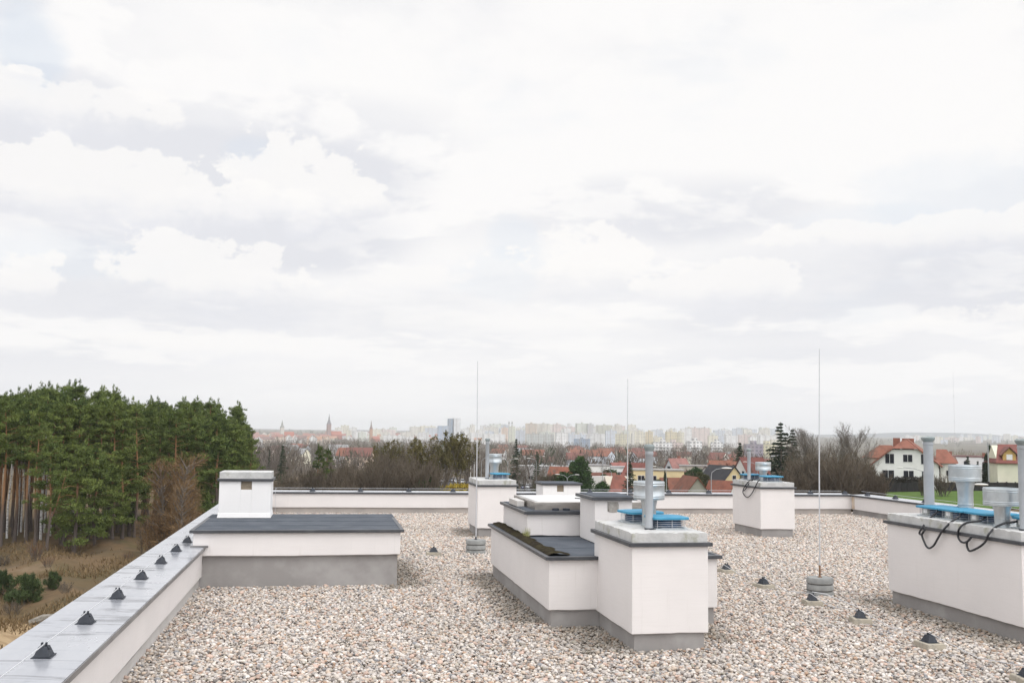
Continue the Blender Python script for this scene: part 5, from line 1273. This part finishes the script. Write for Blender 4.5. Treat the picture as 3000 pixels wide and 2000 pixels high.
house('peach coloured house with brown roof beside the white house', 2742, 238, 7.6, 9, 6.6, 1.2, (0.60, .46, .35), (0.16, .085, .06), .1, 'x', W2('s', (-2, .6), 4.0, .9, 1.2, 1) + W2('s', (-1, 2), 1.2, .9, 1.2, 1), [], yt=1334)
house('flat white house with dark windows behind the tall cowl', 2815, 252, 9.0, 9, 7.0, 0, (0.76, .765, .77), (0.22, .12, .12), .03, 'flat', W2('s', (-2.6, .8), 4.6, .9, 1.4, 1), [(-2.5, 1, 1.3)], yt=1334)
th_ = house('flat white house with two red framed windows', 2868, 252, 6.4, 9, 6.8, 0, (0.79, .79, .80), (0.20, .10, .10), .03, 'flat', [], [(1, 1, 1.2)], yt=1337)
for u in (.3, 1.3):
    f = window(th_, 's', u, 4.4, .6, 1.3, 3.2, 4.5); f.data.materials[0] = pmat('red window frame', (0.42, .035, .045), .5)
yh = house('pale yellow green house with red roof and an orange dormer', 2975, 186, 8.4, 9, 6.1, 3.0, (0.68, .68, .54), (0.23, .08, .065), .22, 'x', W2('s', (.9,), 3.6, 1.5, 1.3, 2) + W2('s', (1.4,), .7, 1.2, 1.3, 2), [(2, .5, 1.0)], hip=1.5, yt=1301)
d1 = MB().prism([(-3.2, 6.0), (-1.0, 6.0), (-1.0, 7.5), (-2.1, 8.6), (-3.2, 7.5)], 'y', -4.3, -1.0).build('dormer', plaster((0.55, .36, .13)), yh, world=False)
mb = MB(); mb.hexa([(-3.6, -4.7, 7.25), (-2.1, -4.7, 8.75), (-2.1, -.8, 8.75), (-3.6, -.8, 7.25), (-3.6, -4.7, 7.45), (-2.1, -4.7, 8.95), (-2.1, -.8, 8.95), (-3.6, -.8, 7.45)])
mb.hexa([(-.6, -4.7, 7.25), (-2.1, -4.7, 8.75), (-2.1, -.8, 8.75), (-.6, -.8, 7.25), (-.6, -4.7, 7.45), (-2.1, -4.7, 8.95), (-2.1, -.8, 8.95), (-.6, -.8, 7.45)])
mb.build('dormer_roof', tiles(RED), d1, world=False)
MB().box(-2.6, -1.6, -4.36, -4.3, 6.5, 7.5).build('dormer_window', M_FRAME, d1, world=False)
house('pale house with steep dark edged gable roof at the picture edge', 3062, 222, 15.0, 9, 9.2, 6.4, (0.62, .63, .64), DARK, .0, 'y', [], [], .8, yt=1243)

# walls, fences, hedge
def wall_run(name, label, cat, px0, px1, d0, d1, h, th, m, posts=0):
    a, b = spot(px0, d0), spot(px1, d1); v = (b - a); L = math.hypot(v.x, v.y); t = thing(name, label, cat, a, None, math.atan2(v.y, v.x))
    n = 12; vs = []
    for i in range(n + 1):
        q = a.lerp(b, i / n); z = gz(q.x, q.y) - a.z
        vs += [(L * i / n, -th / 2, z - .4), (L * i / n, th / 2, z - .4), (L * i / n, th / 2, z + h), (L * i / n, -th / 2, z + h)]
    fs = [(i * 4 + k, (i + 1) * 4 + k, (i + 1) * 4 + (k + 1) % 4, i * 4 + (k + 1) % 4) for i in range(n) for k in range(4)] + [(3, 2, 1, 0), (n * 4, n * 4 + 1, n * 4 + 2, n * 4 + 3)]
    MB().add(vs, fs).build('panel', m, t, world=False)
    for k in range(posts):
        u = (k + .5) / posts; q = a.lerp(b, u); z = gz(q.x, q.y) - a.z
        MB().box(L * u - .08, L * u + .08, -th / 2 - .06, th / 2 + .06, z - .4, z + h + .12).build('post', M_DARKFENCE, t, world=False)
    return t
M_DARKFENCE = pmat('dark fence', (0.010, .010, .012), .85, c2=(0.03, .026, .024), scale=2.5, stretch=(6, 1, .4))
M_HEDGE = crown_mat('dark hedge leaves', (0.018, .017, .014), (0.045, .04, .026))
wall_run('garden_fence', 'dark board fence at the foot of the white house, above the lawn', 'fence', 2566, 2712, 172, 172, 1.7, .12, M_DARKFENCE, 9)
wall_run('garden_fence', 'dark board fence running on behind the two cowls', 'fence', 2745, 3060, 172, 178, 1.6, .12, M_DARKFENCE, 12)
wall_run('garden_wall', 'long blank white wall in front of the red roofs', 'wall', 1704, 1780, 206, 204, 4.6, 2.5, plaster((0.72, .71, .68)))
HEDG = leafy_meshes(660, (2.6, .8, 2.1), 3000, .22, .08, M_HEDGE, 20)
for k in range(8):
    px = 2578 + k * 18; g, s = by_top(px, 174.5, 1393, HEDG)
    plant('hedge', 'dark bushy hedge growing along the board fence below the white house', 'hedge', g, HEDG, 'hedge behind the board fence', (.9, .9, s), rz=-.5)

# garden growth between the roofs
OLB = leafy_meshes(670, (1.9, 1.7, 3.6), 3600, .34, .11, crown_mat('olive garden leaves', (0.035, .045, .018), (0.095, .10, .045)), 18)
for px, yt, d, lb, w_ in ((1602, 1392, 212, 'olive green garden bush before the grey workshop', 1.3), (1625, 1386, 210, 'tall olive green bush beside the orange roof', 1.1), (1648, 1398, 205, 'olive green bush in front of the orange roofed house', 1.3), (1718, 1388, 212, 'olive green bush over the blank white wall', 1.2), (1748, 1396, 214, 'olive green hedge bush by the blank white wall', 1.3), (1768, 1386, 216, 'olive green bush beside the big red roof', 1.0),
                          (1930, 1402, 178, 'green bush below the flat yellow house', 1.2), (1895, 1398, 200, 'green bush under the dark red roof', 1.2), (2052, 1380, 206, 'olive bush beside the dark roofed house', 1.2), (2180, 1388, 190, 'olive bush in front of the dark red roofed house', 1.3)):
    g, s = by_top(px, d, yt, OLB); plant('garden_bush', lb, 'bush', g, OLB, None, (s * w_, s * w_, s))
for k, (px, yt, d) in enumerate(((1618, 1372, 240), (1640, 1365, 262), (1722, 1362, 250), (1760, 1358, 255), (1788, 1372, 245), (1856, 1362, 236), (1906, 1352, 262), (1945, 1362, 240), (2008, 1362, 248), (2030, 1374, 226), (2075, 1352, 262), (2150, 1352, 255), (2192, 1362, 232), (2232, 1362, 212), (2236, 1330, 262), (1688, 1370, 256), (1500, 1372, 262), (1590, 1362, 270))):
    ms = TREES[k % 3]; g, s = by_top(px, d, yt, ms)
    plant('bare_tree', 'slender leafless garden tree standing between the suburban roofs', 'bare tree', g, ms, 'garden trees between the roofs', (s * .9, s * .9, s))

# ---------------------------------------------------------------- street lamps, poles, cars
M_POLE = pmat('grey lamp post', (0.36, .37, .38), .5, .3, c2=(0.30, .31, .32), scale=2)
M_LHEAD = pmat('pale lamp head', (0.66, .66, .63), .45)
def lamp(label, px, d, ytop, side=1, arm=1.6, double=False, yaw=0.0, r=.075, hs=1.0):
    g = spot(px, d); zt = 2 - (ytop - (1249 + .0135 * px)) * d / FPX - g.z
    az = math.atan2(g.x, g.y)
    t = thing('street_lamp', label, 'street lamp', g, 'street lamps', -az + yaw)
    MB().tube([(0, 0, -.3), (0, 0, zt * .5), (0, 0, zt - 1.0)], [r, r * .8, r * .62], 8).build('post', M_POLE, t, world=False)
    for s_ in ((side, -side) if double else (side,)):
        MB().tube([(0, 0, zt - 1.02), (s_ * .08, 0, zt - .5), (s_ * arm * .35, 0, zt - .12), (s_ * arm * .8, 0, zt)], [r * .6, r * .55, r * .5, r * .45], 8).build('arm', M_POLE, t, world=False)
        hx = s_ * (arm * .8 + .30 * hs)
        MB().ell((hx, 0, zt + .02), (.42 * hs, .15 * hs, .075 * hs), 12, 6).build('lamp_head', M_LHEAD, t, world=False)
for a in (('double headed street lamp beside the broad brown tree', 1489, 176, 1343, 1, 1.5, True), ('street lamp in front of the narrow dark spruce', 1573, 188, 1342, -1, 1.5), ('double headed low street lamp before the round pine', 1663, 170, 1389, 1, 1.7, True),
          ('thin street lamp before the white cube house', 1766, 186, 1343, -1, 1.5), ('curved street lamp beside the thick pipe, over the yellow house', 1952, 165, 1366, -1, 2.2), ('big curved street lamp in front of the dark roofed house', 2083, 118, 1370, 1, 1.7, False, 0, .08, 1.5),
          ('street lamp peeping behind the thin pipe of the cabled block', 2218, 176, 1353, -1, 2.2), ('long armed street lamp on the lawn in front of the white house', 2703, 148, 1370, -1, 3.6, False, 0, .085, 1.2), ('street lamp behind the thin rod and dark scrub', 1412, 176, 1340, 1, 1.0),
          ('street lamp among the olive trees with its head toward the rod', 1311, 170, 1344, 1, .8), ('street lamp before the olive trees at the thicket edge', 1262, 172, 1344, -1, .6), ('short street lamp beside the thickest olive tree', 1303, 182, 1352, -1, .5), ('street lamp over the parked cars by the far block', 1352, 170, 1342, 1, 1.3),
          ('close street lamp behind the lower cowl, only its pale head clear', 2822, 66, 1417, 1, .8, False, 0, .07, 1.1), ('slim street lamp before the big red roof', 1792, 186, 1374, -1, .8)):
    lamp(*a)
for px, yt, wh in ((1381, 1332, 'beside the thin rod'), (1391, 1330, 'nearest the far block pipe')):
    g = spot(px, 185); zt = 2 - (yt - (1249 + .0135 * px)) * 185 / FPX - g.z
    t = thing('flag_pole', 'bare pale flag pole ' + wh, 'flag pole', g, 'bare flag poles')
    MB().tube([(0, 0, -.3), (0, 0, zt)], [.07, .045], 8).build('pole', M_LHEAD, t, world=False); MB().ell((0, 0, zt + .06), (.09, .09, .09), 8, 6).build('knob', M_LHEAD, t, world=False)
g = spot(2893, 176); t = thing('utility_pole', 'plain grey concrete pole standing before the dark cypress', 'pole', g)
MB().tube([(0, 0, -.3), (0, 0, 8.6)], [.15, .10], 8).build('post', M_POLE, t, world=False); MB().box(-.5, .5, -.05, .05, 8.1, 8.2).build('crossarm', M_POLE, t, world=False)

def car(label, px, d, c, yaw, wag=False, py=None):
    g = spot(px, d) if py is None else on_ground(px, py); az = math.atan2(g.x, g.y)
    t = thing('parked_car', label, 'car', (g.x, g.y, g.z + .16), 'cars in the parking lot', -az + yaw)
    m = pmat('car paint %02x%02x%02x' % tuple(int(v * 255) for v in c), c, .25, .2, spec=.6)
    prof = [(-2.05, .3), (-2.1, .62), (-2.0, .82), (-1.55, .88)] + ([(-1.45, .92), (2.02, .95)] if False else []) + [(1.75, .9), (2.08, .8), (2.1, .32)]
    mb = MB(); ws = (.80, .86)
    L = [(x, s_ * (.86 if z < .7 else .80), z) for s_ in (-1, 1) for x, z in prof]; n = len(prof)
    mb.add(L, [tuple(range(n)), tuple(range(n, 2 * n))[::-1]] + [(i, i + n, (i + 1) % n + n, (i + 1) % n) for i in range(n)])
    b = mb.build('body', m, t, bevel=.06, world=False)
    x0, x1, x2, x3 = (-1.0, -.35, 1.5, 1.95) if wag else (-.95, -.25, .95, 1.65)
    hz = 1.5 if wag else 1.42
    mb = MB().hexa([(x0, -.78, .87), (x3, -.78, .87), (x3, .78, .87), (x0, .78, .87), (x1, -.60, hz - .06), (x2, -.60, hz - .06), (x2, .60, hz - .06), (x1, .60, hz - .06)])
    mb.build('windows', M_PANE, t, world=False).name = 'glass_cabin'
    MB().frustum((x1 + x2) / 2, 0, hz - .065, hz, (x2 - x1) / 2 + .02, .62, (x2 - x1) / 2 - .1, .52).build('car_roof', m, t, world=False)
    for x in (-1.3, 1.3):
        for s_ in (-1, 1):
            wh = MB().tube([(x, s_ * .70, .16), (x, s_ * .885, .16)], .32, 14).build('wheel', pmat('tyre rubber', (0.02, .02, .02), .9), t, world=False)
            MB().tube([(x, s_ * .884, .16), (x, s_ * .895, .16)], .2, 12).build('rim', M_GALV, wh, world=False)
    for s_ in (-1, 1): MB().box(-2.11, -2.06, s_ * .6 - .16, s_ * .6 + .16, .58, .72).build('headlight', M_LHEAD, t, world=False)
for a in (('white parked car behind the rounded green shrub', 1292, 345, (0.62, .62, .62), .3), ('dark blue parked car behind the lamp posts', 1318, 350, (0.02, .04, .09), 1.3), ('silver parked car beside the dark blue one', 1332, 352, (0.45, .47, .5), 1.4, True), ('white parked van like car by the vent block', 1349, 340, (0.66, .67, .68), .2, True), ('black parked car next to the vent block corner', 1366, 346, (0.02, .02, .02), 1.2),
          ('white parked car beyond the brown tree foot', 1520, 296, (0.66, .66, .67), 1.35), ('purple blue parked car beyond the brown tree foot', 1532, 298, (0.06, .06, .16), 1.35), ('second white parked car in the row beside the small chimney', 1545, 300, (0.62, .63, .65), 1.35), ('silver grey parked car in the row beside the small chimney', 1558, 302, (0.4, .42, .45), 1.35), ('dark parked car at the row end by the small chimney', 1568, 304, (0.03, .03, .04), 1.35),
          ('blue parked car below the big red roof', 1776, 160, (0.03, .06, .28), .1), ('white parked car behind the fence of the yellow house', 2915, 182, (0.66, .66, .66), .2), ('red parked car beside the white one near the yellow house', 2932, 181, (0.30, .03, .03), .3), ('pale parked car in front of the yellow house', 2955, 183, (0.6, .6, .62), .2)):
    car(*a)

# ================================================================ CITY
def facade():
    m = bpy.data.materials.new('painted facade with windows'); m.use_nodes = True
    t = NT(m.node_tree); b = t.n['Principled BSDF']
    oc = t.add('ShaderNodeObjectInfo').outputs['Color']
    tc = t.add('ShaderNodeTexCoord').outputs['Object']; nn = t.xyz(t.add('ShaderNodeTexCoord').outputs['Normal'])
    x, y, z = t.xyz(tc)
    u = t.add('ShaderNodeMix', data_type='FLOAT'); t.put(u.inputs[0], t.math('GREATER_THAN', t.math('ABSOLUTE', nn[0]), .6)); t.put(u.inputs[2], x); t.put(u.inputs[3], y)
    fu = t.math('FRACT', t.math('MULTIPLY', u.outputs[0], 1 / 3.2)); fz = t.math('FRACT', t.math('MULTIPLY', z, 1 / 2.8))
    ww = t.math('MULTIPLY', t.math('MULTIPLY', t.math('GREATER_THAN', fu, .24), t.math('LESS_THAN', fu, .76)), t.math('MULTIPLY', t.math('GREATER_THAN', fz, .32), t.math('LESS_THAN', fz, .82)))
    side = t.math('LESS_THAN', t.math('ABSOLUTE', nn[2]), .5)
    bay = t.math('GREATER_THAN', t.math('FRACT', t.math('MULTIPLY', u.outputs[0], 1 / 12.8)), .74)      # painted stair bays
    n = t.noise(tc, .12, 3, .6).outputs['Fac']
    c = t.mix(t.math('MULTIPLY', t.ramp(n, .4, .65), .35), oc, (0.5, .49, .47))
    c = t.mix(t.math('MULTIPLY', bay, .35), c, (0.40, .36, .33))
    c = t.mix(t.math('MULTIPLY', t.math('MULTIPLY', ww, side), .6), c, (0.085, .09, .105))
    c = t.mix(t.math('LESS_THAN', side, .5), c, (0.20, .195, .19))
    t.put(b.inputs['Base Color'], c); b.inputs['Roughness'].default_value = .8
    return m
M_FAC = facade()
BLOCKS = 0
def block(label, px, d, w_, dp, ytop, c, group, face=0.0, ybase=None, tower=True, name='apartment_block', cat='apartment block', h=None, strips=False):
    """a block of flats: body with a stepped roof, lift houses, and balcony strips where they show"""
    g = spot(px, d); az = math.atan2(g.x, g.y); hor = 1249 + .0135 * px
    if h is None: h = max(6, 2 - (ytop - hor) * d / FPX - g.z)
    mb = MB().box(-w_ / 2, w_ / 2, -dp / 2, dp / 2, -3, h)
    mb.box(-w_ / 2 - .2, w_ / 2 + .2, -dp / 2 - .2, dp / 2 + .2, h, h + .7)
    if tower:
        k = max(1, int(w_ / 22))
        for i in range(k):
            x = -w_ / 2 + w_ * (i + .5) / k; mb.box(x - 2.2, x + 2.2, -2.2, 2.2, h + .7, h + 3.4)
    if strips:
        for fz in range(1, int(h / 2.8)): mb.box(-w_ / 2 + 1, w_ / 2 - 1, -dp / 2 - 1.2, -dp / 2 - .02, fz * 2.8 + .1, fz * 2.8 + 1.1)
    o = mb.build(name, M_FAC, None); o.location = g; o.rotation_euler = (0, 0, -az + face); o.color = (*c, 1)
    return tag(o, label, cat, group)
def spire_church(label, px, d, ytop, ybody, wt, cw, cr, nave, nw=True):
    g = spot(px, d); az = math.atan2(g.x, g.y); hor = 1249 + .0135 * px
    H1 = 2 - (ybody - hor) * d / FPX - g.z; H2 = 2 - (ytop - hor) * d / FPX - g.z
    t = thing('church', label, 'church', g, None, -az + .3)
    MB().box(-wt / 2, wt / 2, -wt / 2, wt / 2, -3, H1).build('tower', plaster(cw), t, world=False)
    mb = MB(); a = wt / 2 + .3
    mb.add([(-a, -a, H1), (a, -a, H1), (a, a, H1), (-a, a, H1), (0, 0, H2), (-a * .45, -a * .45, H1 + (H2 - H1) * .28), (a * .45, -a * .45, H1 + (H2 - H1) * .28), (a * .45, a * .45, H1 + (H2 - H1) * .28), (-a * .45, a * .45, H1 + (H2 - H1) * .28)],
           [(0, 1, 6, 5), (1, 2, 7, 6), (2, 3, 8, 7), (3, 0, 5, 8), (5, 6, 4), (6, 7, 4), (7, 8, 4), (8, 5, 4)])
    mb.build('spire', plaster(cr), t, world=False)
    l, w2, hh = nave
    MB().prism([(-w2 / 2, -3), (w2 / 2, -3), (w2 / 2, hh * .55), (0, hh), (-w2 / 2, hh * .55)], 'x', wt / 2, wt / 2 + l).build('nave', plaster((0.36, .14, .10)), t, world=False)
spire_church('old brick cathedral with tall thin spire on the city skyline', 963, 2700, 1211, 1242, 10, (0.34, .24, .22), (0.22, .21, .23), (30, 18, 22))
spire_church('red roofed church with slender pale spire toward the pine wood', 826, 2300, 1229, 1252, 8, (0.60, .57, .52), (0.28, .28, .26), (24, 16, 22))
spire_church('small orange walled church with a thin spire beside the tall office block', 1087, 2400, 1230, 1256, 6, (0.46, .27, .18), (0.24, .17, .15), (18, 14, 14))
ob = block('tall white and blue glass office tower topping the skyline', 1336, 2500, 17, 17, 1226, (0.80, .81, .82), None, .3, None, False, 'office_tower', 'office tower'); 
block('slim blue glass wing beside the tall white office tower', 1318, 2495, 9, 15, 1227, (0.25, .34, .45), None, .3, None, False, 'office_tower', 'office tower')
block('low blue glass hall at the foot of the office tower', 1298, 2450, 26, 20, 1248, (0.42, .50, .62), None, .1, None, False, 'office_hall', 'hall')
for px, wh in ((1491, 'one nearer the tall rod'), (1500, 'one farther from the tall rod')):
    g = spot(px, 2600); hor = 1249 + .0135 * px; hh = 2 - (1234 - hor) * 2600 / FPX - g.z
    t = thing('chimney_stack', 'thin twin chimney stack above the flats, ' + wh, 'chimney stack', g, 'twin chimney stacks')
    MB().tube([(0, 0, -2), (0, 0, hh)], [2.0, 1.4], 10).build('shaft', plaster((0.55, .54, .52)), t, world=False); MB().tube([(0, 0, hh - 6), (0, 0, hh - 3)], 1.75, 10).build('gallery', plaster((0.3, .3, .3)), t, world=False)
g = spot(2797, 900); hh = 2 - (1085 - 1286.5) * 900 / FPX - g.z
t = thing('radio_mast', 'very thin tall radio mast far off above the tall cowl', 'mast', g)
MB().tube([(0, 0, 0), (0, 0, hh)], [.10, .06], 5).build('mast', pmat('pale mast', (0.5, .5, .52), .5), t, world=False)
for z in (hh * .45, hh * .72): MB().box(-.4, .4, -.05, .05, z, z + .5).build('antenna', M_POLE, t, world=False)
# named rows of flats: (label, px, d, width, depth, top y, colour, balcony strips)
CREAM, YELL, WHITE, PINKW, GREYW, GREENW, BLUEW, SALM = (0.80, .77, .69), (0.82, .78, .64), (0.87, .87, .86), (0.78, .67, .63), (0.60, .60, .61), (0.74, .77, .69), (0.68, .73, .80), (0.76, .60, .48)
NAMED = [
 ('white terrace block with long balconies beyond the bare trees, nearest the pipe', 1942, 900, 16, 11, 1297, WHITE, 1), ('second white block with long balconies beside the pipe', 1972, 920, 15, 11, 1298, PINKW, 1), ('white balconied block standing alone between bare trees', 2034, 900, 11, 11, 1293, WHITE, 1), ('white balconied block toward the dark spruce', 2100, 930, 11, 11, 1297, WHITE, 1),
 ('purple and white striped block beside the cabled vent block pipe', 2207, 800, 13, 11, 1303, (0.30, .27, .33), 0), ('yellow white block end behind the large dark spruce', 2246, 820, 11, 11, 1303, (0.74, .70, .50), 0),
 ('yellow slab of flats just past the thin middle rod', 1872, 1900, 17, 14, 1264, YELL, 0), ('yellow slab of flats with grey stripes beside it', 1902, 1920, 14, 14, 1265, (0.72, .63, .44), 0), ('tall yellow tower of flats over the vent pipe cap', 1965, 1900, 19, 14, 1266, (0.74, .66, .46), 0), ('second tall yellow tower of flats past the pipe cap', 1992, 1910, 13, 14, 1267, YELL, 0),
 ('tall pink cream slab beside the twin chimneys', 1556, 2300, 24, 14, 1241, (0.70, .60, .50), 0), ('tall cream slab with yellow end wall', 1592, 2320, 26, 14, 1242, CREAM, 0), ('pale pink tower block on the skyline', 1632, 2350, 18, 14, 1243, PINKW, 0),
 ('long green white slab at the skyline middle', 1705, 2400, 30, 14, 1241, GREENW, 0), ('grey ended slab at the skyline middle', 1730, 2390, 14, 14, 1243, GREYW, 0), ('wide pale slab with yellow gable on the skyline', 1770, 2400, 38, 14, 1246, (0.66, .66, .56), 0), ('cream block just before the middle rod', 1808, 2250, 20, 14, 1250, CREAM, 0),
 ('white block with blue side below the skyline', 1790, 2000, 22, 14, 1262, BLUEW, 0), ('grey white long block under the pink slabs', 1582, 1900, 52, 13, 1272, (0.56, .58, .56), 0), ('white block with bright end wall under the skyline', 1645, 1880, 22, 13, 1268, WHITE, 0), ('blue roofed white hall under the flats', 1705, 1700, 24, 20, 1286, (0.30, .38, .50), 0),
 ('pale yellow white block near the rod foot', 1822, 1750, 20, 13, 1272, (0.72, .68, .52), 0), ('pale block over the red roofs past the pipe', 2010, 2200, 24, 14, 1256, WHITE, 0), ('long pale pink block on the skyline past the pipe', 2050, 2500, 48, 14, 1254, PINKW, 0), ('pale blue white block beyond the long pink one', 2160, 2500, 26, 14, 1256, BLUEW, 0),
 ('pale cream slab on the far skyline beside the spruce', 2190, 2700, 22, 14, 1258, CREAM, 0), ('tall white tower on the skyline under the twin chimneys', 1500, 2300, 14, 13, 1250, (0.70, .72, .60), 0), ('yellow orange block near the twin chimneys', 1478, 2250, 14, 13, 1254, SALM, 0)]
for lb, px, d, w_, dp, yt, c, st in NAMED: block(lb, px, d, w_, dp, yt, c, 'flats of the distant city', rnd.uniform(-.35, .35), None, True, strips=bool(st))
# the rest of the city: each building its own object, told apart by colour, form and where it stands
ZONES = [('the old town past the pine wood', 712, 970, 42, 1700, 3000, (1250, 1292), 'old'), ('the slope beside the cathedral', 960, 1420, 60, 2300, 3600, (1246, 1280), 'mix'), ('the skyline between the rods', 1420, 1860, 58, 2000, 3600, (1242, 1282), 'flat'),
         ('the flats past the vent pipe', 1860, 2290, 54, 1900, 3800, (1250, 1290), 'flat'), ('the pale town beyond the lawn', 2640, 3080, 40, 3200, 6000, (1272, 1284), 'far')]
NAMEC = [('white', WHITE), ('cream', CREAM), ('pale yellow', YELL), ('pinkish', PINKW), ('grey', GREYW), ('greenish white', GREENW), ('pale blue', BLUEW), ('salmon', SALM)]
for zn, a, b, n, d0, d1, (y0, y1), kind in ZONES:
    for k in range(n):
        px = a + (b - a) * (k + rnd.random()) / n; u = rnd.random(); d = d0 + (d1 - d0) * u
        cn, c = rnd.choice(NAMEC[:4] + NAMEC[5:7] + NAMEC[:2] if kind != 'old' else [NAMEC[0], NAMEC[1], NAMEC[3], NAMEC[7]])
        yt = y1 + (y0 - y1) * (u ** .6) + rnd.uniform(-4, 6)
        if kind == 'old' or (kind == 'mix' and rnd.random() < .4):
            g = spot(px, d); az = math.atan2(g.x, g.y); h = rnd.uniform(7, 12); w_ = rnd.uniform(14, 30); rn, rc = rnd.choice((('red', (0.33, .17, .14)), ('orange', (0.40, .24, .17)), ('brown', (0.22, .15, .135))))
            t = thing('town_house', 'small %s town house with %s roof in %s' % (cn, rn, zn), 'town house', g, 'houses of ' + zn, -az + rnd.choice((0, 1.57)) + rnd.uniform(-.3, .3))
            MB().prism([(-6, -3), (6, -3), (6, h), (0, h + 5), (-6, h)], 'x', -w_ / 2, w_ / 2).build('wall', M_FAC, t, world=False).color = (*c, 1)
            mb = MB()
            for s_ in (-1, 1): mb.hexa([(-w_ / 2 - .5, s_ * 6.6, h - .4), (w_ / 2 + .5, s_ * 6.6, h - .4), (w_ / 2 + .5, 0, h + 5.1), (-w_ / 2 - .5, 0, h + 5.1), (-w_ / 2 - .5, s_ * 6.6, h - .1), (w_ / 2 + .5, s_ * 6.6, h - .1), (w_ / 2 + .5, 0, h + 5.4), (-w_ / 2 - .5, 0, h + 5.4)])
            mb.build('roof', plaster(rc), t, world=False)
        else:
            form, w_ = rnd.choice((('slab', rnd.uniform(30, 52)), ('tower', rnd.uniform(11, 18)), ('block', rnd.uniform(18, 28))))
            block('distant %s %s of flats in %s' % (cn, form, zn), px, d, w_, 13, yt, c, 'flats of ' + zn, rnd.uniform(-.5, .5))
# houses among the trees between the suburb and the city
for k in range(46):
    px = rnd.uniform(1400, 2290) if k < 34 else rnd.uniform(760, 1080); d = rnd.uniform(420, 1300)
    cn, c = rnd.choice(NAMEC); rn, rc = rnd.choice((('red', RED), ('orange', ORANGE), ('brown', BROWN), ('grey', (0.3, .3, .3))))
    t = house('small %s house with %s roof among the bare trees below the city' % (cn, rn), px, d, rnd.uniform(9, 16), 9, rnd.uniform(4, 7), rnd.uniform(2.5, 4), c, rc, rnd.uniform(-.7, .7), 'x', W2('s', (-2.5, 0, 2.5), 2.2) if d < 700 else [])
    t['group'] = 'houses among the trees below the city'

# the wooded belt between: far off, nobody could count it
def woods(name, n, d0, d1, px0, px1, m, hmin, hmax, seed, blades=46, bw=1.0):
    rg = np.random.default_rng(seed); parts = []
    for k in range(n):
        d = d0 + (d1 - d0) * rg.random() ** 1.3; px = rg.uniform(px0, px1); g = spot(px, d); h = rg.uniform(hmin, hmax); w_ = h * rg.uniform(.28, .45)
        q = blades; dd = rg.normal(0, 1, (q, 3)); dd /= np.linalg.norm(dd, axis=1, keepdims=True)
        P = np.array([g.x, g.y, g.z + h * .52]) + dd * rg.uniform(.2, 1, (q, 1)) ** .5 * np.array([w_, w_, h * .5])
        D = np.stack([rg.normal(0, .35, q), rg.normal(0, .35, q), np.ones(q)], 1); D /= np.linalg.norm(D, axis=1, keepdims=True)
        parts.append(tris(P, D, h * rg.uniform(.12, .34, q), h * rg.uniform(.012, .045, q) * bw, np.clip(rg.random() + rg.normal(0, .2, q), 0, 1), rg))
    tag(link(name, blades_mesh(name, parts, m)), kind='stuff')
M_FARW = crown_mat('far bare woods', (0.085, .07, .06), (0.20, .17, .135))
M_FARG = crown_mat('far green woods', (0.03, .045, .025), (0.09, .10, .05))
woods('bare_woods', 520, 300, 900, 740, 2320, M_FARW, 7, 13, 71, 60, .8)
woods('bare_woods', 900, 800, 2300, 700, 2330, M_FARW, 8, 15, 72, 40, 1.3)
woods('green_woods', 110, 320, 1800, 740, 2330, M_FARG, 6, 13, 73, 50, 1.6)
woods('bare_woods', 420, 280, 1500, 2560, 3100, crown_mat('pale olive woods', (0.13, .11, .07), (0.25, .21, .135)), 7, 13, 74, 46, 1.0)
woods('green_woods', 260, 2600, 5200, 690, 3100, M_FARG, 9, 16, 75, 20, 3.0)

# ---------------------------------------------------------------- haze
hm = bpy.data.materials.new('haze'); hm.use_nodes = True
t = NT(hm.node_tree); t.n.clear()
out = t.add('ShaderNodeOutputMaterial'); pv = t.add('ShaderNodeVolumePrincipled')
pv.inputs['Color'].default_value = (.94, .97, 1.0, 1); pv.inputs['Density'].default_value = .00013; pv.inputs['Anisotropy'].default_value = 0.2
t.l.new(pv.outputs[0], out.inputs['Volume'])
tag(MB().box(-10400, 10400, -10400, 10400, -30, 90).build('haze', hm), kind='stuff')
